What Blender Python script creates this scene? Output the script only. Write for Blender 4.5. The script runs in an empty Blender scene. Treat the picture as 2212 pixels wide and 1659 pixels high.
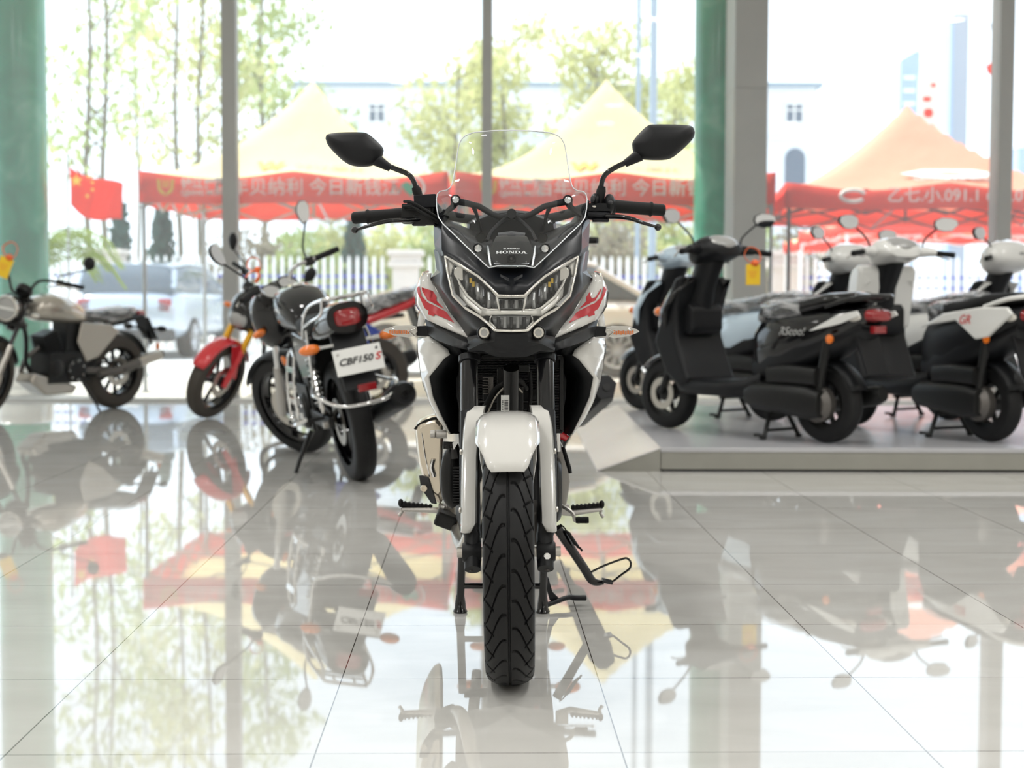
import bpy, bmesh, math, random
from mathutils import Vector, Matrix, noise
from mathutils.bvhtree import BVHTree
R = math.radians
PI = math.pi
random.seed(7)
sc = bpy.context.scene
COL = sc.collection

# ------------------------------------------------------------ camera
FPX, CH, PITCH = 3350.0, 0.885, R(3.05)
cam_d = bpy.data.cameras.new('camera')
cam = bpy.data.objects.new('camera', cam_d)
COL.objects.link(cam)
cam_d.sensor_width = 36.0
cam_d.sensor_fit = 'HORIZONTAL'
cam_d.lens = 36.0 * FPX / 2212.0
cam.location = (0, 0, CH)
cam.rotation_euler = (Matrix.Rotation(R(90) - PITCH, 3, 'X') @ Matrix.Rotation(R(0.15), 3, 'Z')).to_euler()
cam_d.clip_end = 1000
cam_d.dof.use_dof = True
cam_d.dof.focus_distance = 3.85
cam_d.dof.aperture_fstop = 3.7
sc.camera = cam

# ------------------------------------------------------------ sky, sun, room lamps, exposure
W = bpy.data.worlds.new('sky')
sc.world = W
W.use_nodes = True
wn, wl = W.node_tree.nodes, W.node_tree.links
wn.clear()
wo = wn.new('ShaderNodeOutputWorld')
wb = wn.new('ShaderNodeBackground')
wb.inputs['Strength'].default_value = 2.35
wr = wn.new('ShaderNodeValToRGB')
wr.color_ramp.elements[0].position = 0.5
wr.color_ramp.elements[0].color = (0.80, 0.91, 1.0, 1)
wr.color_ramp.elements[1].position = 0.85
wr.color_ramp.elements[1].color = (0.74, 0.86, 1.0, 1)
wt = wn.new('ShaderNodeTexCoord')
wsx = wn.new('ShaderNodeSeparateXYZ')
wmr = wn.new('ShaderNodeMath'); wmr.operation = 'MULTIPLY_ADD'
wmr.inputs[1].default_value = 0.5; wmr.inputs[2].default_value = 0.5
wl.new(wt.outputs['Generated'], wsx.inputs[0])
wl.new(wsx.outputs['Z'], wmr.inputs[0])
wl.new(wmr.outputs[0], wr.inputs[0])
wl.new(wr.outputs[0], wb.inputs['Color'])
wl.new(wb.outputs[0], wo.inputs[0])

sun_d = bpy.data.lights.new('sun', 'SUN')
sun_d.energy = 7.5
sun_d.angle = R(1.0)
sun_d.color = (1.0, 0.95, 0.86)
sun = bpy.data.objects.new('sun', sun_d)
COL.objects.link(sun)
sun.rotation_euler = (R(-34), 0, R(62))      # high sun standing behind the tents

LAMP_POWER = 16.0
ROOM_LAMPS = [(x, y) for y in (-3.2, -0.4, 2.4, 5.2, 8.0) for x in (-5.4, -1.8, 1.8, 5.4)]

sc.view_settings.view_transform = 'Standard'
sc.view_settings.look = 'None'
sc.view_settings.gamma = 1.0
sc.view_settings.use_curve_mapping = False
sc.view_settings.exposure = 0.06
sc.cycles.max_bounces = 10
sc.cycles.transparent_max_bounces = 24
sc.cycles.caustics_reflective = False
sc.cycles.caustics_refractive = False
sc.cycles.sample_clamp_indirect = 6.0

# ------------------------------------------------------------ materials
def nt(name):
    m = bpy.data.materials.new(name)
    m.use_nodes = True
    n = m.node_tree.nodes
    n.clear()
    o = n.new('ShaderNodeOutputMaterial')
    return m, n, m.node_tree.links, o

def setp(b, **k):
    for a, v in k.items():
        b.inputs[a.replace('_', ' ')].default_value = v

def mat(name, col, rough=0.5, metal=0.0, coat=0.0, bump=0.0, scale=60.0, spec=0.5, vary=0.0, emit=0.0):
    m, n, l, o = nt(name)
    b = n.new('ShaderNodeBsdfPrincipled')
    b.inputs['Base Color'].default_value = (*col, 1)
    b.inputs['Roughness'].default_value = rough
    b.inputs['Metallic'].default_value = metal
    b.inputs['Coat Weight'].default_value = coat
    b.inputs['Coat Roughness'].default_value = 0.04
    b.inputs['Specular IOR Level'].default_value = spec
    if emit:
        b.inputs['Emission Color'].default_value = (*col, 1)
        b.inputs['Emission Strength'].default_value = emit
    if bump or vary:
        t = n.new('ShaderNodeTexCoord')
        z = n.new('ShaderNodeTexNoise')
        z.inputs['Scale'].default_value = scale
        z.inputs['Detail'].default_value = 4
        l.new(t.outputs['Object'], z.inputs['Vector'])
        if bump:
            bp = n.new('ShaderNodeBump')
            bp.inputs['Strength'].default_value = bump
            bp.inputs['Distance'].default_value = 0.002
            l.new(z.outputs['Fac'], bp.inputs['Height'])
            l.new(bp.outputs[0], b.inputs['Normal'])
        if vary:
            mx = n.new('ShaderNodeMix'); mx.data_type = 'RGBA'
            mx.inputs['A'].default_value = (*[c * (1 - vary) for c in col], 1)
            mx.inputs['B'].default_value = (*[min(1, c * (1 + vary)) for c in col], 1)
            l.new(z.outputs['Fac'], mx.inputs['Factor'])
            l.new(mx.outputs['Result'], b.inputs['Base Color'])
    l.new(b.outputs[0], o.inputs[0])
    return m

def clear_mat(name, tint, refl=1.0, rough=0.02, veil=0.0, bump=0.0, scale=20.0, body=0.0, bodycol=(1, 1, 1), ior=1.5):
    """thin clear sheet: see-through, Fresnel gloss, optional dust (translucent + diffuse)"""
    m, n, l, o = nt(name)
    tr = n.new('ShaderNodeBsdfTransparent')
    tr.inputs[0].default_value = (*tint, 1)
    gl = n.new('ShaderNodeBsdfGlossy')
    gl.inputs['Roughness'].default_value = rough
    gl.inputs['Color'].default_value = (refl, refl, refl, 1)
    fr = n.new('ShaderNodeFresnel')
    ge = n.new('ShaderNodeNewGeometry')          # same gloss from either side of the sheet
    im = n.new('ShaderNodeMath'); im.operation = 'MULTIPLY_ADD'
    im.inputs[1].default_value = 1 / ior - ior; im.inputs[2].default_value = ior
    l.new(ge.outputs['Backfacing'], im.inputs[0]); l.new(im.outputs[0], fr.inputs['IOR'])
    mx = n.new('ShaderNodeMixShader')
    l.new(fr.outputs[0], mx.inputs[0])
    l.new(tr.outputs[0], mx.inputs[1])
    l.new(gl.outputs[0], mx.inputs[2])
    out = mx.outputs[0]
    if veil or body:
        tl = n.new('ShaderNodeBsdfTranslucent')
        tl.inputs[0].default_value = (*bodycol, 1)
        m2 = n.new('ShaderNodeMixShader')
        m2.inputs[0].default_value = veil or body
        l.new(out, m2.inputs[1])
        if body:
            df = n.new('ShaderNodeBsdfDiffuse')
            df.inputs[0].default_value = (*bodycol, 1)
            m3 = n.new('ShaderNodeMixShader')
            m3.inputs[0].default_value = 0.5
            l.new(tl.outputs[0], m3.inputs[1]); l.new(df.outputs[0], m3.inputs[2])
            l.new(m3.outputs[0], m2.inputs[2])
        else:
            l.new(tl.outputs[0], m2.inputs[2])
        out = m2.outputs[0]
    if bump:
        t = n.new('ShaderNodeTexCoord')
        z = n.new('ShaderNodeTexNoise')
        z.inputs['Scale'].default_value = scale
        z.inputs['Detail'].default_value = 6
        z.inputs['Distortion'].default_value = 1.5
        bp = n.new('ShaderNodeBump')
        bp.inputs['Strength'].default_value = bump
        bp.inputs['Distance'].default_value = 0.02
        l.new(t.outputs['Object'], z.inputs['Vector'])
        l.new(z.outputs['Fac'], bp.inputs['Height'])
        l.new(bp.outputs[0], gl.inputs['Normal'])
        l.new(bp.outputs[0], fr.inputs['Normal'])
    l.new(out, o.inputs[0])
    return m

def cloth_mat(name, col, trans=0.5, tcol=None):
    m, n, l, o = nt(name)
    d = n.new('ShaderNodeBsdfDiffuse'); d.inputs[0].default_value = (*col, 1)
    t = n.new('ShaderNodeBsdfTranslucent'); t.inputs[0].default_value = (*(tcol or col), 1)
    x = n.new('ShaderNodeMixShader'); x.inputs[0].default_value = trans
    tc = n.new('ShaderNodeTexCoord')
    z = n.new('ShaderNodeTexNoise'); z.inputs['Scale'].default_value = 2.5
    bp = n.new('ShaderNodeBump'); bp.inputs['Strength'].default_value = 0.25; bp.inputs['Distance'].default_value = 0.1
    l.new(tc.outputs['Object'], z.inputs['Vector']); l.new(z.outputs['Fac'], bp.inputs['Height'])
    l.new(bp.outputs[0], d.inputs['Normal'])
    l.new(d.outputs[0], x.inputs[1]); l.new(t.outputs[0], x.inputs[2]); l.new(x.outputs[0], o.inputs[0])
    return m

def floor_mat():
    m, n, l, o = nt('polished_tile')
    b = n.new('ShaderNodeBsdfPrincipled')
    tc = n.new('ShaderNodeTexCoord')
    mp = n.new('ShaderNodeMapping')
    mp.inputs['Rotation'].default_value = (0, 0, R(-1.3))
    l.new(tc.outputs['Object'], mp.inputs['Vector'])
    sx = n.new('ShaderNodeSeparateXYZ')
    l.new(mp.outputs[0], sx.inputs[0])
    def M(op, a, bb=None, c=None):
        q = n.new('ShaderNodeMath'); q.operation = op
        for i, v in enumerate((a, bb, c)):
            if v is None: continue
            if isinstance(v, (int, float)): q.inputs[i].default_value = v
            else: l.new(v, q.inputs[i])
        return q.outputs[0]
    T = 0.602
    u = M('DIVIDE', M('SUBTRACT', sx.outputs['X'], 0.2865), T)
    v = M('DIVIDE', M('SUBTRACT', sx.outputs['Y'], 3.0), T)
    fu = M('ABSOLUTE', M('SUBTRACT', M('FRACT', M('ADD', u, 0.5)), 0.5))
    fv = M('ABSOLUTE', M('SUBTRACT', M('FRACT', M('ADD', v, 0.5)), 0.5))
    line = M('LESS_THAN', M('MINIMUM', fu, fv), 0.0021)
    # every tile gets its own cut of the marble
    cu = M('FLOOR', u); cv = M('FLOOR', v)
    cmb = n.new('ShaderNodeCombineXYZ')
    l.new(M('MULTIPLY', cu, 3.7), cmb.inputs[0]); l.new(M('MULTIPLY', cv, 5.3), cmb.inputs[1])
    ad = n.new('ShaderNodeVectorMath'); ad.operation = 'ADD'
    l.new(mp.outputs[0], ad.inputs[0]); l.new(cmb.outputs[0], ad.inputs[1])
    st = n.new('ShaderNodeMapping'); st.inputs['Scale'].default_value = (0.9, 2.2, 1)
    st.inputs['Rotation'].default_value = (0, 0, R(12))
    l.new(ad.outputs[0], st.inputs['Vector'])
    z = n.new('ShaderNodeTexNoise'); z.inputs['Scale'].default_value = 2.0; z.inputs['Detail'].default_value = 8
    z.inputs['Distortion'].default_value = 0.8
    l.new(st.outputs[0], z.inputs['Vector'])
    cr = n.new('ShaderNodeValToRGB')
    cr.color_ramp.elements[0].position = 0.30; cr.color_ramp.elements[0].color = (0.575, 0.565, 0.535, 1)
    cr.color_ramp.elements[1].position = 0.72; cr.color_ramp.elements[1].color = (0.655, 0.65, 0.625, 1)
    e = cr.color_ramp.elements.new(0.5); e.color = (0.615, 0.605, 0.575, 1)
    l.new(z.outputs['Fac'], cr.inputs[0])
    mx = n.new('ShaderNodeMix'); mx.data_type = 'RGBA'
    mx.inputs['B'].default_value = (0.07, 0.06, 0.05, 1)
    l.new(line, mx.inputs['Factor']); l.new(cr.outputs[0], mx.inputs['A'])
    l.new(mx.outputs['Result'], b.inputs['Base Color'])
    b.inputs['Roughness'].default_value = 0.022
    b.inputs['IOR'].default_value = 1.62
    l.new(b.outputs[0], o.inputs[0])
    return m

def column_mat():
    m, n, l, o = nt('green_marble')
    b = n.new('ShaderNodeBsdfPrincipled')
    tc = n.new('ShaderNodeTexCoord')
    z = n.new('ShaderNodeTexNoise'); z.inputs['Scale'].default_value = 1.6; z.inputs['Detail'].default_value = 7
    z.inputs['Distortion'].default_value = 1.6
    l.new(tc.outputs['Object'], z.inputs['Vector'])
    cr = n.new('ShaderNodeValToRGB')
    cr.color_ramp.elements[0].position = 0.35; cr.color_ramp.elements[0].color = (0.015, 0.21, 0.125, 1)
    cr.color_ramp.elements[1].position = 0.72; cr.color_ramp.elements[1].color = (0.14, 0.42, 0.29, 1)
    e = cr.color_ramp.elements.new(0.55); e.color = (0.03, 0.30, 0.18, 1)
    l.new(z.outputs['Fac'], cr.inputs[0]); l.new(cr.outputs[0], b.inputs['Base Color'])
    b.inputs['Roughness'].default_value = 0.12
    l.new(b.outputs[0], o.inputs[0])
    return m

def radial_groove(name, col, rough=0.6, bump=0.5, freq=500):
    m, n, l, o = nt(name)
    b = n.new('ShaderNodeBsdfPrincipled')
    b.inputs['Base Color'].default_value = (*col, 1); b.inputs['Roughness'].default_value = rough
    t = n.new('ShaderNodeTexCoord')
    w = n.new('ShaderNodeTexWave'); w.inputs['Scale'].default_value = freq; w.bands_direction = 'X'
    w.inputs['Distortion'].default_value = 0
    bp = n.new('ShaderNodeBump'); bp.inputs['Strength'].default_value = bump; bp.inputs['Distance'].default_value = 0.002
    l.new(t.outputs['Object'], w.inputs['Vector']); l.new(w.outputs['Fac'], bp.inputs['Height'])
    l.new(bp.outputs[0], b.inputs['Normal']); l.new(b.outputs[0], o.inputs[0])
    return m

MT = {}
MT['black_plastic'] = mat('black_plastic', (0.0075, 0.008, 0.0095), 0.42, bump=0.12, scale=900, spec=0.3)
MT['satin_black'] = mat('satin_black', (0.0065, 0.0075, 0.0105), 0.30, bump=0.04, scale=500, spec=0.3)
MT['gloss_black'] = mat('gloss_black', (0.005, 0.005, 0.006), 0.12, coat=0.7, spec=0.3)
MT['dark_grey'] = mat('dark_grey', (0.03, 0.031, 0.034), 0.5)
MT['rubber'] = mat('rubber', (0.008, 0.008, 0.008), 0.6, bump=0.15, scale=300, spec=0.25)
MT['tyre'] = mat('tyre_rubber', (0.010, 0.010, 0.0105), 0.5, bump=0.1, scale=200, spec=0.28)
MT['brown_tyre'] = mat('dusty_tyre_rubber', (0.05, 0.042, 0.034), 0.65, bump=0.2, scale=150)
MT['white_paint'] = mat('white_paint', (0.69, 0.68, 0.645), 0.14, coat=1.0)
MT['white_scooter'] = mat('white_scooter_paint', (0.80, 0.80, 0.77), 0.15, coat=1.0)
MT['red_paint'] = mat('red_paint', (0.62, 0.02, 0.03), 0.2, coat=1.0)
MT['red_decal'] = mat('red_decal', (0.50, 0.012, 0.022), 0.28, coat=0.6)
MT['gold'] = mat('gold_anodised', (0.80, 0.42, 0.04), 0.3, metal=0.8)
MT['chrome'] = mat('chrome', (0.86, 0.86, 0.86), 0.07, metal=1.0)
MT['bright_chrome'] = mat('reflector_chrome', (0.82, 0.79, 0.73), 0.17, metal=0.8)
MT['bezel'] = mat('pale_lamp_bezel', (0.84, 0.81, 0.74), 0.2, metal=0.3)
MT['steel'] = mat('brushed_steel', (0.60, 0.57, 0.52), 0.32, metal=1.0, bump=0.1, scale=200)
MT['champagne'] = mat('champagne_metal', (0.74, 0.66, 0.54), 0.2, metal=0.85)
MT['alu'] = mat('cast_aluminium', (0.55, 0.53, 0.5), 0.4, metal=0.9, bump=0.15, scale=300)
MT['engine'] = mat('engine_black', (0.010, 0.010, 0.010), 0.38, bump=0.2, scale=300, spec=0.35)
MT['engine_grey'] = mat('engine_grey', (0.14, 0.13, 0.12), 0.45, metal=0.5, bump=0.2, scale=300)
MT['silver_paint'] = mat('silver_paint', (0.50, 0.46, 0.40), 0.22, metal=0.5, coat=1.0)
MT['blue_paint'] = mat('blue_paint', (0.03, 0.06, 0.35), 0.2, coat=1.0)
MT['pale_blue'] = mat('pale_blue_paint', (0.55, 0.68, 0.78), 0.18, coat=1.0)
MT['mirror'] = mat('mirror_glass', (0.85, 0.87, 0.9), 0.02, metal=1.0)
MT['amber'] = mat('amber_lens', (0.85, 0.20, 0.02), 0.15, coat=1.0)
MT['red_lens'] = mat('red_lens', (0.30, 0.010, 0.014), 0.12, coat=1.0)
MT['clear_lens'] = clear_mat('clear_lens', (0.93, 0.94, 0.95))
MT['screen'] = clear_mat('windscreen_acrylic', (0.93, 0.95, 0.965))
MT['screen_edge'] = mat('polished_acrylic_edge', (0.86, 0.89, 0.92), 0.08, coat=1.0)
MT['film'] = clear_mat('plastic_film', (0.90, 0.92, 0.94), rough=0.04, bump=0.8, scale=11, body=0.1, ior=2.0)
def film_glints(m):
    # white streaks painted into the film for bright highlights along its folds
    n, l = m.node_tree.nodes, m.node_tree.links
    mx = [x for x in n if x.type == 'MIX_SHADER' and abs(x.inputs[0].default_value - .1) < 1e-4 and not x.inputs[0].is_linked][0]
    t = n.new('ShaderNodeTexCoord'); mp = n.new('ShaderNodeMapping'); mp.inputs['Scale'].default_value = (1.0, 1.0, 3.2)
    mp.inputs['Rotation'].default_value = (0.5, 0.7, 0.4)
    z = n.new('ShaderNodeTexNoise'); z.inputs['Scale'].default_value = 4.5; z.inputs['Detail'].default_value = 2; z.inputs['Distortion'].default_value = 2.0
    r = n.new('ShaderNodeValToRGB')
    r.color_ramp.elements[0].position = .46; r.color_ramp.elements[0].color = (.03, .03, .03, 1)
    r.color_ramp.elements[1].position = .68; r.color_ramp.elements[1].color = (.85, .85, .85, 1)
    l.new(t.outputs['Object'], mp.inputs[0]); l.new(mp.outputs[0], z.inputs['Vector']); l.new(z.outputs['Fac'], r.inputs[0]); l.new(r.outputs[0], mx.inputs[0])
film_glints(MT['film'])
MT['lens_grey'] = mat('lamp_reflector', (0.42, 0.42, 0.41), 0.25, metal=0.25)
MT['lamp_dark'] = mat('lamp_recess', (0.05, 0.05, 0.052), 0.22, metal=0.3)
MT['white_print'] = mat('white_print', (0.85, 0.85, 0.83), 0.4)
MT['plate_white'] = mat('plate_white', (0.80, 0.80, 0.77), 0.35)
MT['black_print'] = mat('black_print', (0.015, 0.015, 0.015), 0.4)
MT['red_print'] = mat('red_print', (0.6, 0.02, 0.02), 0.4)
MT['gold_print'] = mat('gold_print', (0.85, 0.55, 0.05), 0.5)
MT['grey_print'] = mat('grey_print', (0.45, 0.42, 0.36), 0.6)
MT['green_print'] = mat('green_print', (0.03, 0.40, 0.22), 0.5)
MT['tag_yellow'] = mat('yellow_card', (0.90, 0.58, 0.02), 0.5)
MT['ribbon'] = mat('orange_ribbon', (0.85, 0.16, 0.04), 0.5)
MT['wall_white'] = mat('white_wall_paint', (0.78, 0.76, 0.72), 0.6, vary=0.03, scale=3)
MT['ceiling'] = mat('ceiling_paint', (0.82, 0.82, 0.80), 0.7, vary=0.02, scale=2)
MT['pillar_grey'] = mat('grey_cladding', (0.42, 0.425, 0.41), 0.5, vary=0.05, scale=5)
MT['mullion_dark'] = mat('painted_aluminium', (0.20, 0.195, 0.18), 0.4, metal=0.2)
MT['mullion_light'] = mat('pale_aluminium', (0.78, 0.79, 0.78), 0.35, metal=0.1)
MT['platform_top'] = mat('grey_platform_board', (0.50, 0.50, 0.52), 0.25, vary=0.06, scale=4)
MT['platform_side'] = mat('platform_skirting', (0.31, 0.305, 0.27), 0.4, vary=0.08, scale=8)
MT['platform_ramp'] = mat('pale_ramp_board', (0.80, 0.78, 0.78), 0.18, vary=0.04, scale=5)
MT['concrete'] = mat('pale_concrete', (0.62, 0.61, 0.58), 0.8, vary=0.06, scale=1.5)
MT['glass'] = clear_mat('glare_veil_glass', (0.97, 0.98, 0.98), refl=0.15, veil=0.065)  # translucent share added as a pale glare veil over the outdoors
MT['column'] = column_mat()
MT['floor'] = floor_mat()
MT['lamp'] = mat('lamp_diffuser', (1.0, 0.97, 0.92), 0.4, emit=5.0)
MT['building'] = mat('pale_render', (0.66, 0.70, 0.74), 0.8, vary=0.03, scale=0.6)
MT['building_trim'] = mat('grey_blue_coping', (0.25, 0.32, 0.38), 0.7)
MT['window_dark'] = mat('dark_window', (0.10, 0.13, 0.17), 0.15)
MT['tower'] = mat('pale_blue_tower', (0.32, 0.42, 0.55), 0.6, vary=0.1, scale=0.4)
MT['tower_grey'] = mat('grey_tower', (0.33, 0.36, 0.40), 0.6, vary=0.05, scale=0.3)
MT['bark'] = mat('tree_bark', (0.16, 0.14, 0.10), 0.9, vary=0.2, scale=8)
MT['leaf'] = cloth_mat('spring_leaves', (0.40, 0.47, 0.20), 0.5)
MT['leaf_yellow'] = cloth_mat('yellow_spring_leaves', (0.55, 0.56, 0.28), 0.5)
MT['leaf_dark'] = cloth_mat('dark_conifer', (0.06, 0.12, 0.10), 0.25)
MT['leaf_grey'] = cloth_mat('dry_twigs', (0.30, 0.27, 0.20), 0.25)
MT['palm'] = cloth_mat('palm_fronds', (0.20, 0.27, 0.05), 0.4)
MT['picket'] = mat('white_picket', (0.82, 0.82, 0.80), 0.5)
MT['blue_rail'] = mat('blue_rail', (0.03, 0.05, 0.42), 0.45)
MT['stone'] = mat('gate_stone', (0.60, 0.55, 0.50), 0.85, vary=0.08, scale=4)
MT['tent_red'] = cloth_mat('red_tent_cloth', (0.90, 0.11, 0.085), 0.42, (1.0, 0.26, 0.12))
MT['tent_yellow'] = cloth_mat('yellow_tent_cloth', (0.96, 0.88, 0.60), 0.45)
MT['tent_orange'] = cloth_mat('orange_red_tent_cloth', (0.95, 0.52, 0.38), 0.45)
MT['banner_white'] = cloth_mat('white_banner_print', (0.9, 0.88, 0.85), 0.4)
MT['flag_red'] = cloth_mat('red_flag_cloth', (0.85, 0.06, 0.03), 0.45)
MT['tent_metal'] = mat('grey_tent_steel', (0.30, 0.32, 0.33), 0.45, metal=0.5)
MT['tent_metal_dark'] = mat('dark_tent_steel', (0.08, 0.075, 0.07), 0.5, metal=0.4)
MT['white_pole'] = mat('white_pole', (0.75, 0.76, 0.76), 0.45)
MT['pole_blue'] = mat('grey_blue_pole', (0.28, 0.35, 0.42), 0.5)
MT['car_white'] = mat('white_car_paint', (0.80, 0.80, 0.80), 0.15, coat=1.0)
MT['car_silver'] = mat('silver_car_paint', (0.45, 0.52, 0.60), 0.25, metal=0.4, coat=1.0)
MT['car_glass'] = mat('tinted_car_glass', (0.10, 0.13, 0.16), 0.03)
MT['car_tyre'] = mat('car_tyre_rubber', (0.02, 0.02, 0.02), 0.7)
MT['alloy'] = mat('car_alloy', (0.55, 0.56, 0.58), 0.3, metal=0.8)

# ------------------------------------------------------------ builders
def rmat(rx=0, ry=0, rz=0):
    return Matrix.Rotation(rz, 4, 'Z') @ Matrix.Rotation(ry, 4, 'Y') @ Matrix.Rotation(rx, 4, 'X')

def spline(pts, k=6):
    """Catmull-Rom through pts"""
    P = [Vector(p) for p in pts]
    if len(P) < 3: return P
    out = []
    Q = [2 * P[0] - P[1]] + P + [2 * P[-1] - P[-2]]
    for i in range(1, len(Q) - 2):
        a, b, c, d = Q[i - 1:i + 3]
        for j in range(k):
            t = j / k
            out.append(0.5 * ((2 * b) + (c - a) * t + (2 * a - 5 * b + 4 * c - d) * t * t + (3 * b - a - 3 * c + d) * t ** 3))
    out.append(P[-1])
    return out

class MB:
    def __init__(s):
        s.bm = bmesh.new()
    def verts(s, pts):
        return [s.bm.verts.new(p) for p in pts]
    def face(s, vs):
        try: return s.bm.faces.new(vs)
        except ValueError: return None
    def poly(s, pts):
        s.face(s.verts(pts)); return s
    def box(s, c, d, m=None):
        x, y, z = [v / 2 for v in d]
        pts = [Vector((sx * x, sy * y, sz * z)) for sx in (-1, 1) for sy in (-1, 1) for sz in (-1, 1)]
        if m is not None: pts = [m @ p for p in pts]
        v = s.verts([p + Vector(c) for p in pts])
        for f in ((0, 1, 3, 2), (4, 6, 7, 5), (0, 4, 5, 1), (2, 3, 7, 6), (0, 2, 6, 4), (1, 5, 7, 3)):
            s.face([v[i] for i in f])
        return s
    def loft(s, rings, caps=True, closed=True):
        V = [s.verts(r) for r in rings]
        n = len(V[0])
        for a, b in zip(V[:-1], V[1:]):
            for i in range(n if closed else n - 1):
                j = (i + 1) % n
                s.face([a[i], a[j], b[j], b[i]])
        if caps and closed:
            s.face(V[0][::-1]); s.face(V[-1])
        return s
    def grid(s, rows):
        return s.loft(rows, caps=False, closed=False)
    def tube(s, pts, r, n=10, smooth=0, caps=True, flat=1.0):
        P = spline(pts, smooth) if smooth else [Vector(p) for p in pts]
        k = len(P)
        if isinstance(r, (int, float)): rs = [r] * k
        else:
            rs = []
            for i in range(k):
                t = i / max(1, k - 1) * (len(r) - 1)
                a = min(int(t), len(r) - 2) if len(r) > 1 else 0
                f = t - a
                rs.append(r[a] * (1 - f) + r[min(a + 1, len(r) - 1)] * f)
        rings = []
        nrm = None
        for i in range(k):
            d = (P[min(i + 1, k - 1)] - P[max(i - 1, 0)])
            d = d.normalized() if d.length > 1e-9 else Vector((0, 0, 1))
            if nrm is None:
                ref = Vector((0, 0, 1)) if abs(d.z) < 0.9 else Vector((1, 0, 0))
                nrm = (ref - d * ref.dot(d)).normalized()
            else:
                nrm = (nrm - d * nrm.dot(d)).normalized()
            b = d.cross(nrm)
            rings.append([P[i] + (nrm * math.cos(2 * PI * j / n) * flat + b * math.sin(2 * PI * j / n)) * rs[i] for j in range(n)])
        return s.loft(rings, caps)
    def lathe(s, prof, c=(0, 0, 0), axis='Y', n=32, m=None, caps=True):
        """prof: (radius, height) along the axis"""
        rings = []
        for r, h in prof:
            ring = []
            for j in range(n):
                a = 2 * PI * j / n
                p = {'Y': (r * math.cos(a), h, r * math.sin(a)), 'Z': (r * math.cos(a), r * math.sin(a), h),
                     'X': (h, r * math.cos(a), r * math.sin(a))}[axis]
                p = Vector(p)
                if m is not None: p = m @ p
                ring.append(p + Vector(c))
            rings.append(ring)
        return s.loft(rings, caps)
    def prism(s, pts, vec):
        P = [Vector(p) for p in pts]; vec = Vector(vec)
        return s.loft([P, [p + vec for p in P]], True)
    def slab(s, xz, y0, y1):
        """side-view outline (x, z) extruded from y0 to y1"""
        return s.prism([(x, y0, z) for x, z in xz], (0, y1 - y0, 0))
    def ell(s, c, r, u=16, v=10, m=None):
        rings = []
        for i in range(1, v):
            t = PI * i / v
            ring = []
            for j in range(u):
                a = 2 * PI * j / u
                p = Vector((r[0] * math.sin(t) * math.cos(a), r[1] * math.sin(t) * math.sin(a), r[2] * math.cos(t)))
                if m is not None: p = m @ p
                ring.append(p + Vector(c))
            rings.append(ring)
        return s.loft(rings)
    def secs(s, sections, n=20, axis='x', p=2.4):
        """loft of rounded cross-sections (x, z_centre, half_width, half_height, [y_centre])"""
        rings = []
        for q in sections:
            x, z, ry, rz = q[:4]
            y = q[4] if len(q) > 4 else 0
            ring = []
            for j in range(n):
                a = 2 * PI * j / n
                ca, sa = math.cos(a), math.sin(a)
                yy = ry * math.copysign(abs(ca) ** (2 / p), ca)
                zz = rz * math.copysign(abs(sa) ** (2 / p), sa)
                ring.append((x, y + yy, z + zz))
            rings.append(ring)
        return s.loft(rings)
    def mirror(s):
        """add the same geometry reflected in y"""
        geo = bmesh.ops.duplicate(s.bm, geom=s.bm.verts[:] + s.bm.edges[:] + s.bm.faces[:])['geom']
        for v in [g for g in geo if isinstance(g, bmesh.types.BMVert)]:
            v.co.y = -v.co.y
        return s
    def flip_y(s):
        for v in s.bm.verts: v.co.y = -v.co.y
        return s
    def xf(s, m):
        for v in s.bm.verts: v.co = m @ v.co
        return s
    def build(s, name, mt, parent=None, angle=38, bevel=0, seg=2, solid=0, sub=0, weld=False, rot=None, loc=None, off=-1.0, recalc=True):
        if weld: bmesh.ops.remove_doubles(s.bm, verts=s.bm.verts, dist=1e-5)
        if recalc: bmesh.ops.recalc_face_normals(s.bm, faces=s.bm.faces)
        me = bpy.data.meshes.new(name)
        s.bm.to_mesh(me); s.bm.free()
        for p in me.polygons: p.use_smooth = True
        if angle < 180: me.set_sharp_from_angle(angle=R(angle))
        for q in (mt if isinstance(mt, (list, tuple)) else [mt]):
            me.materials.append(MT[q] if isinstance(q, str) else q)
        o = bpy.data.objects.new(name, me)
        COL.objects.link(o)
        if parent is not None: o.parent = parent
        if loc is not None: o.location = loc
        if rot is not None: o.rotation_euler = rot
        if solid:
            q = o.modifiers.new('thickness', 'SOLIDIFY'); q.thickness = solid; q.offset = off
        if bevel:
            q = o.modifiers.new('bevel', 'BEVEL'); q.width = bevel; q.segments = seg; q.limit_method = 'ANGLE'; q.angle_limit = R(30)
            q.harden_normals = True
        if sub:
            q = o.modifiers.new('smooth', 'SUBSURF'); q.levels = sub; q.render_levels = sub
        return o

def thing(name, label, cat, loc=(0, 0, 0), rot=(0, 0, 0), group=None, kind=None):
    o = bpy.data.objects.new(name, None)
    COL.objects.link(o)
    o.empty_display_size = 0.1
    o.location = loc; o.rotation_euler = rot
    tag(o, label, cat, group, kind)
    return o

def tag(o, label=None, cat=None, group=None, kind=None):
    if label: o['label'] = label
    if cat: o['category'] = cat
    if group: o['group'] = group
    if kind: o['kind'] = kind
    return o

def struct(o):
    o['kind'] = 'structure'
    return o

def copy_tree(o, parent=None):
    c = o.copy(); COL.objects.link(c)
    c.parent = parent
    for ch in list(o.children): copy_tree(ch, c)
    return c

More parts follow.
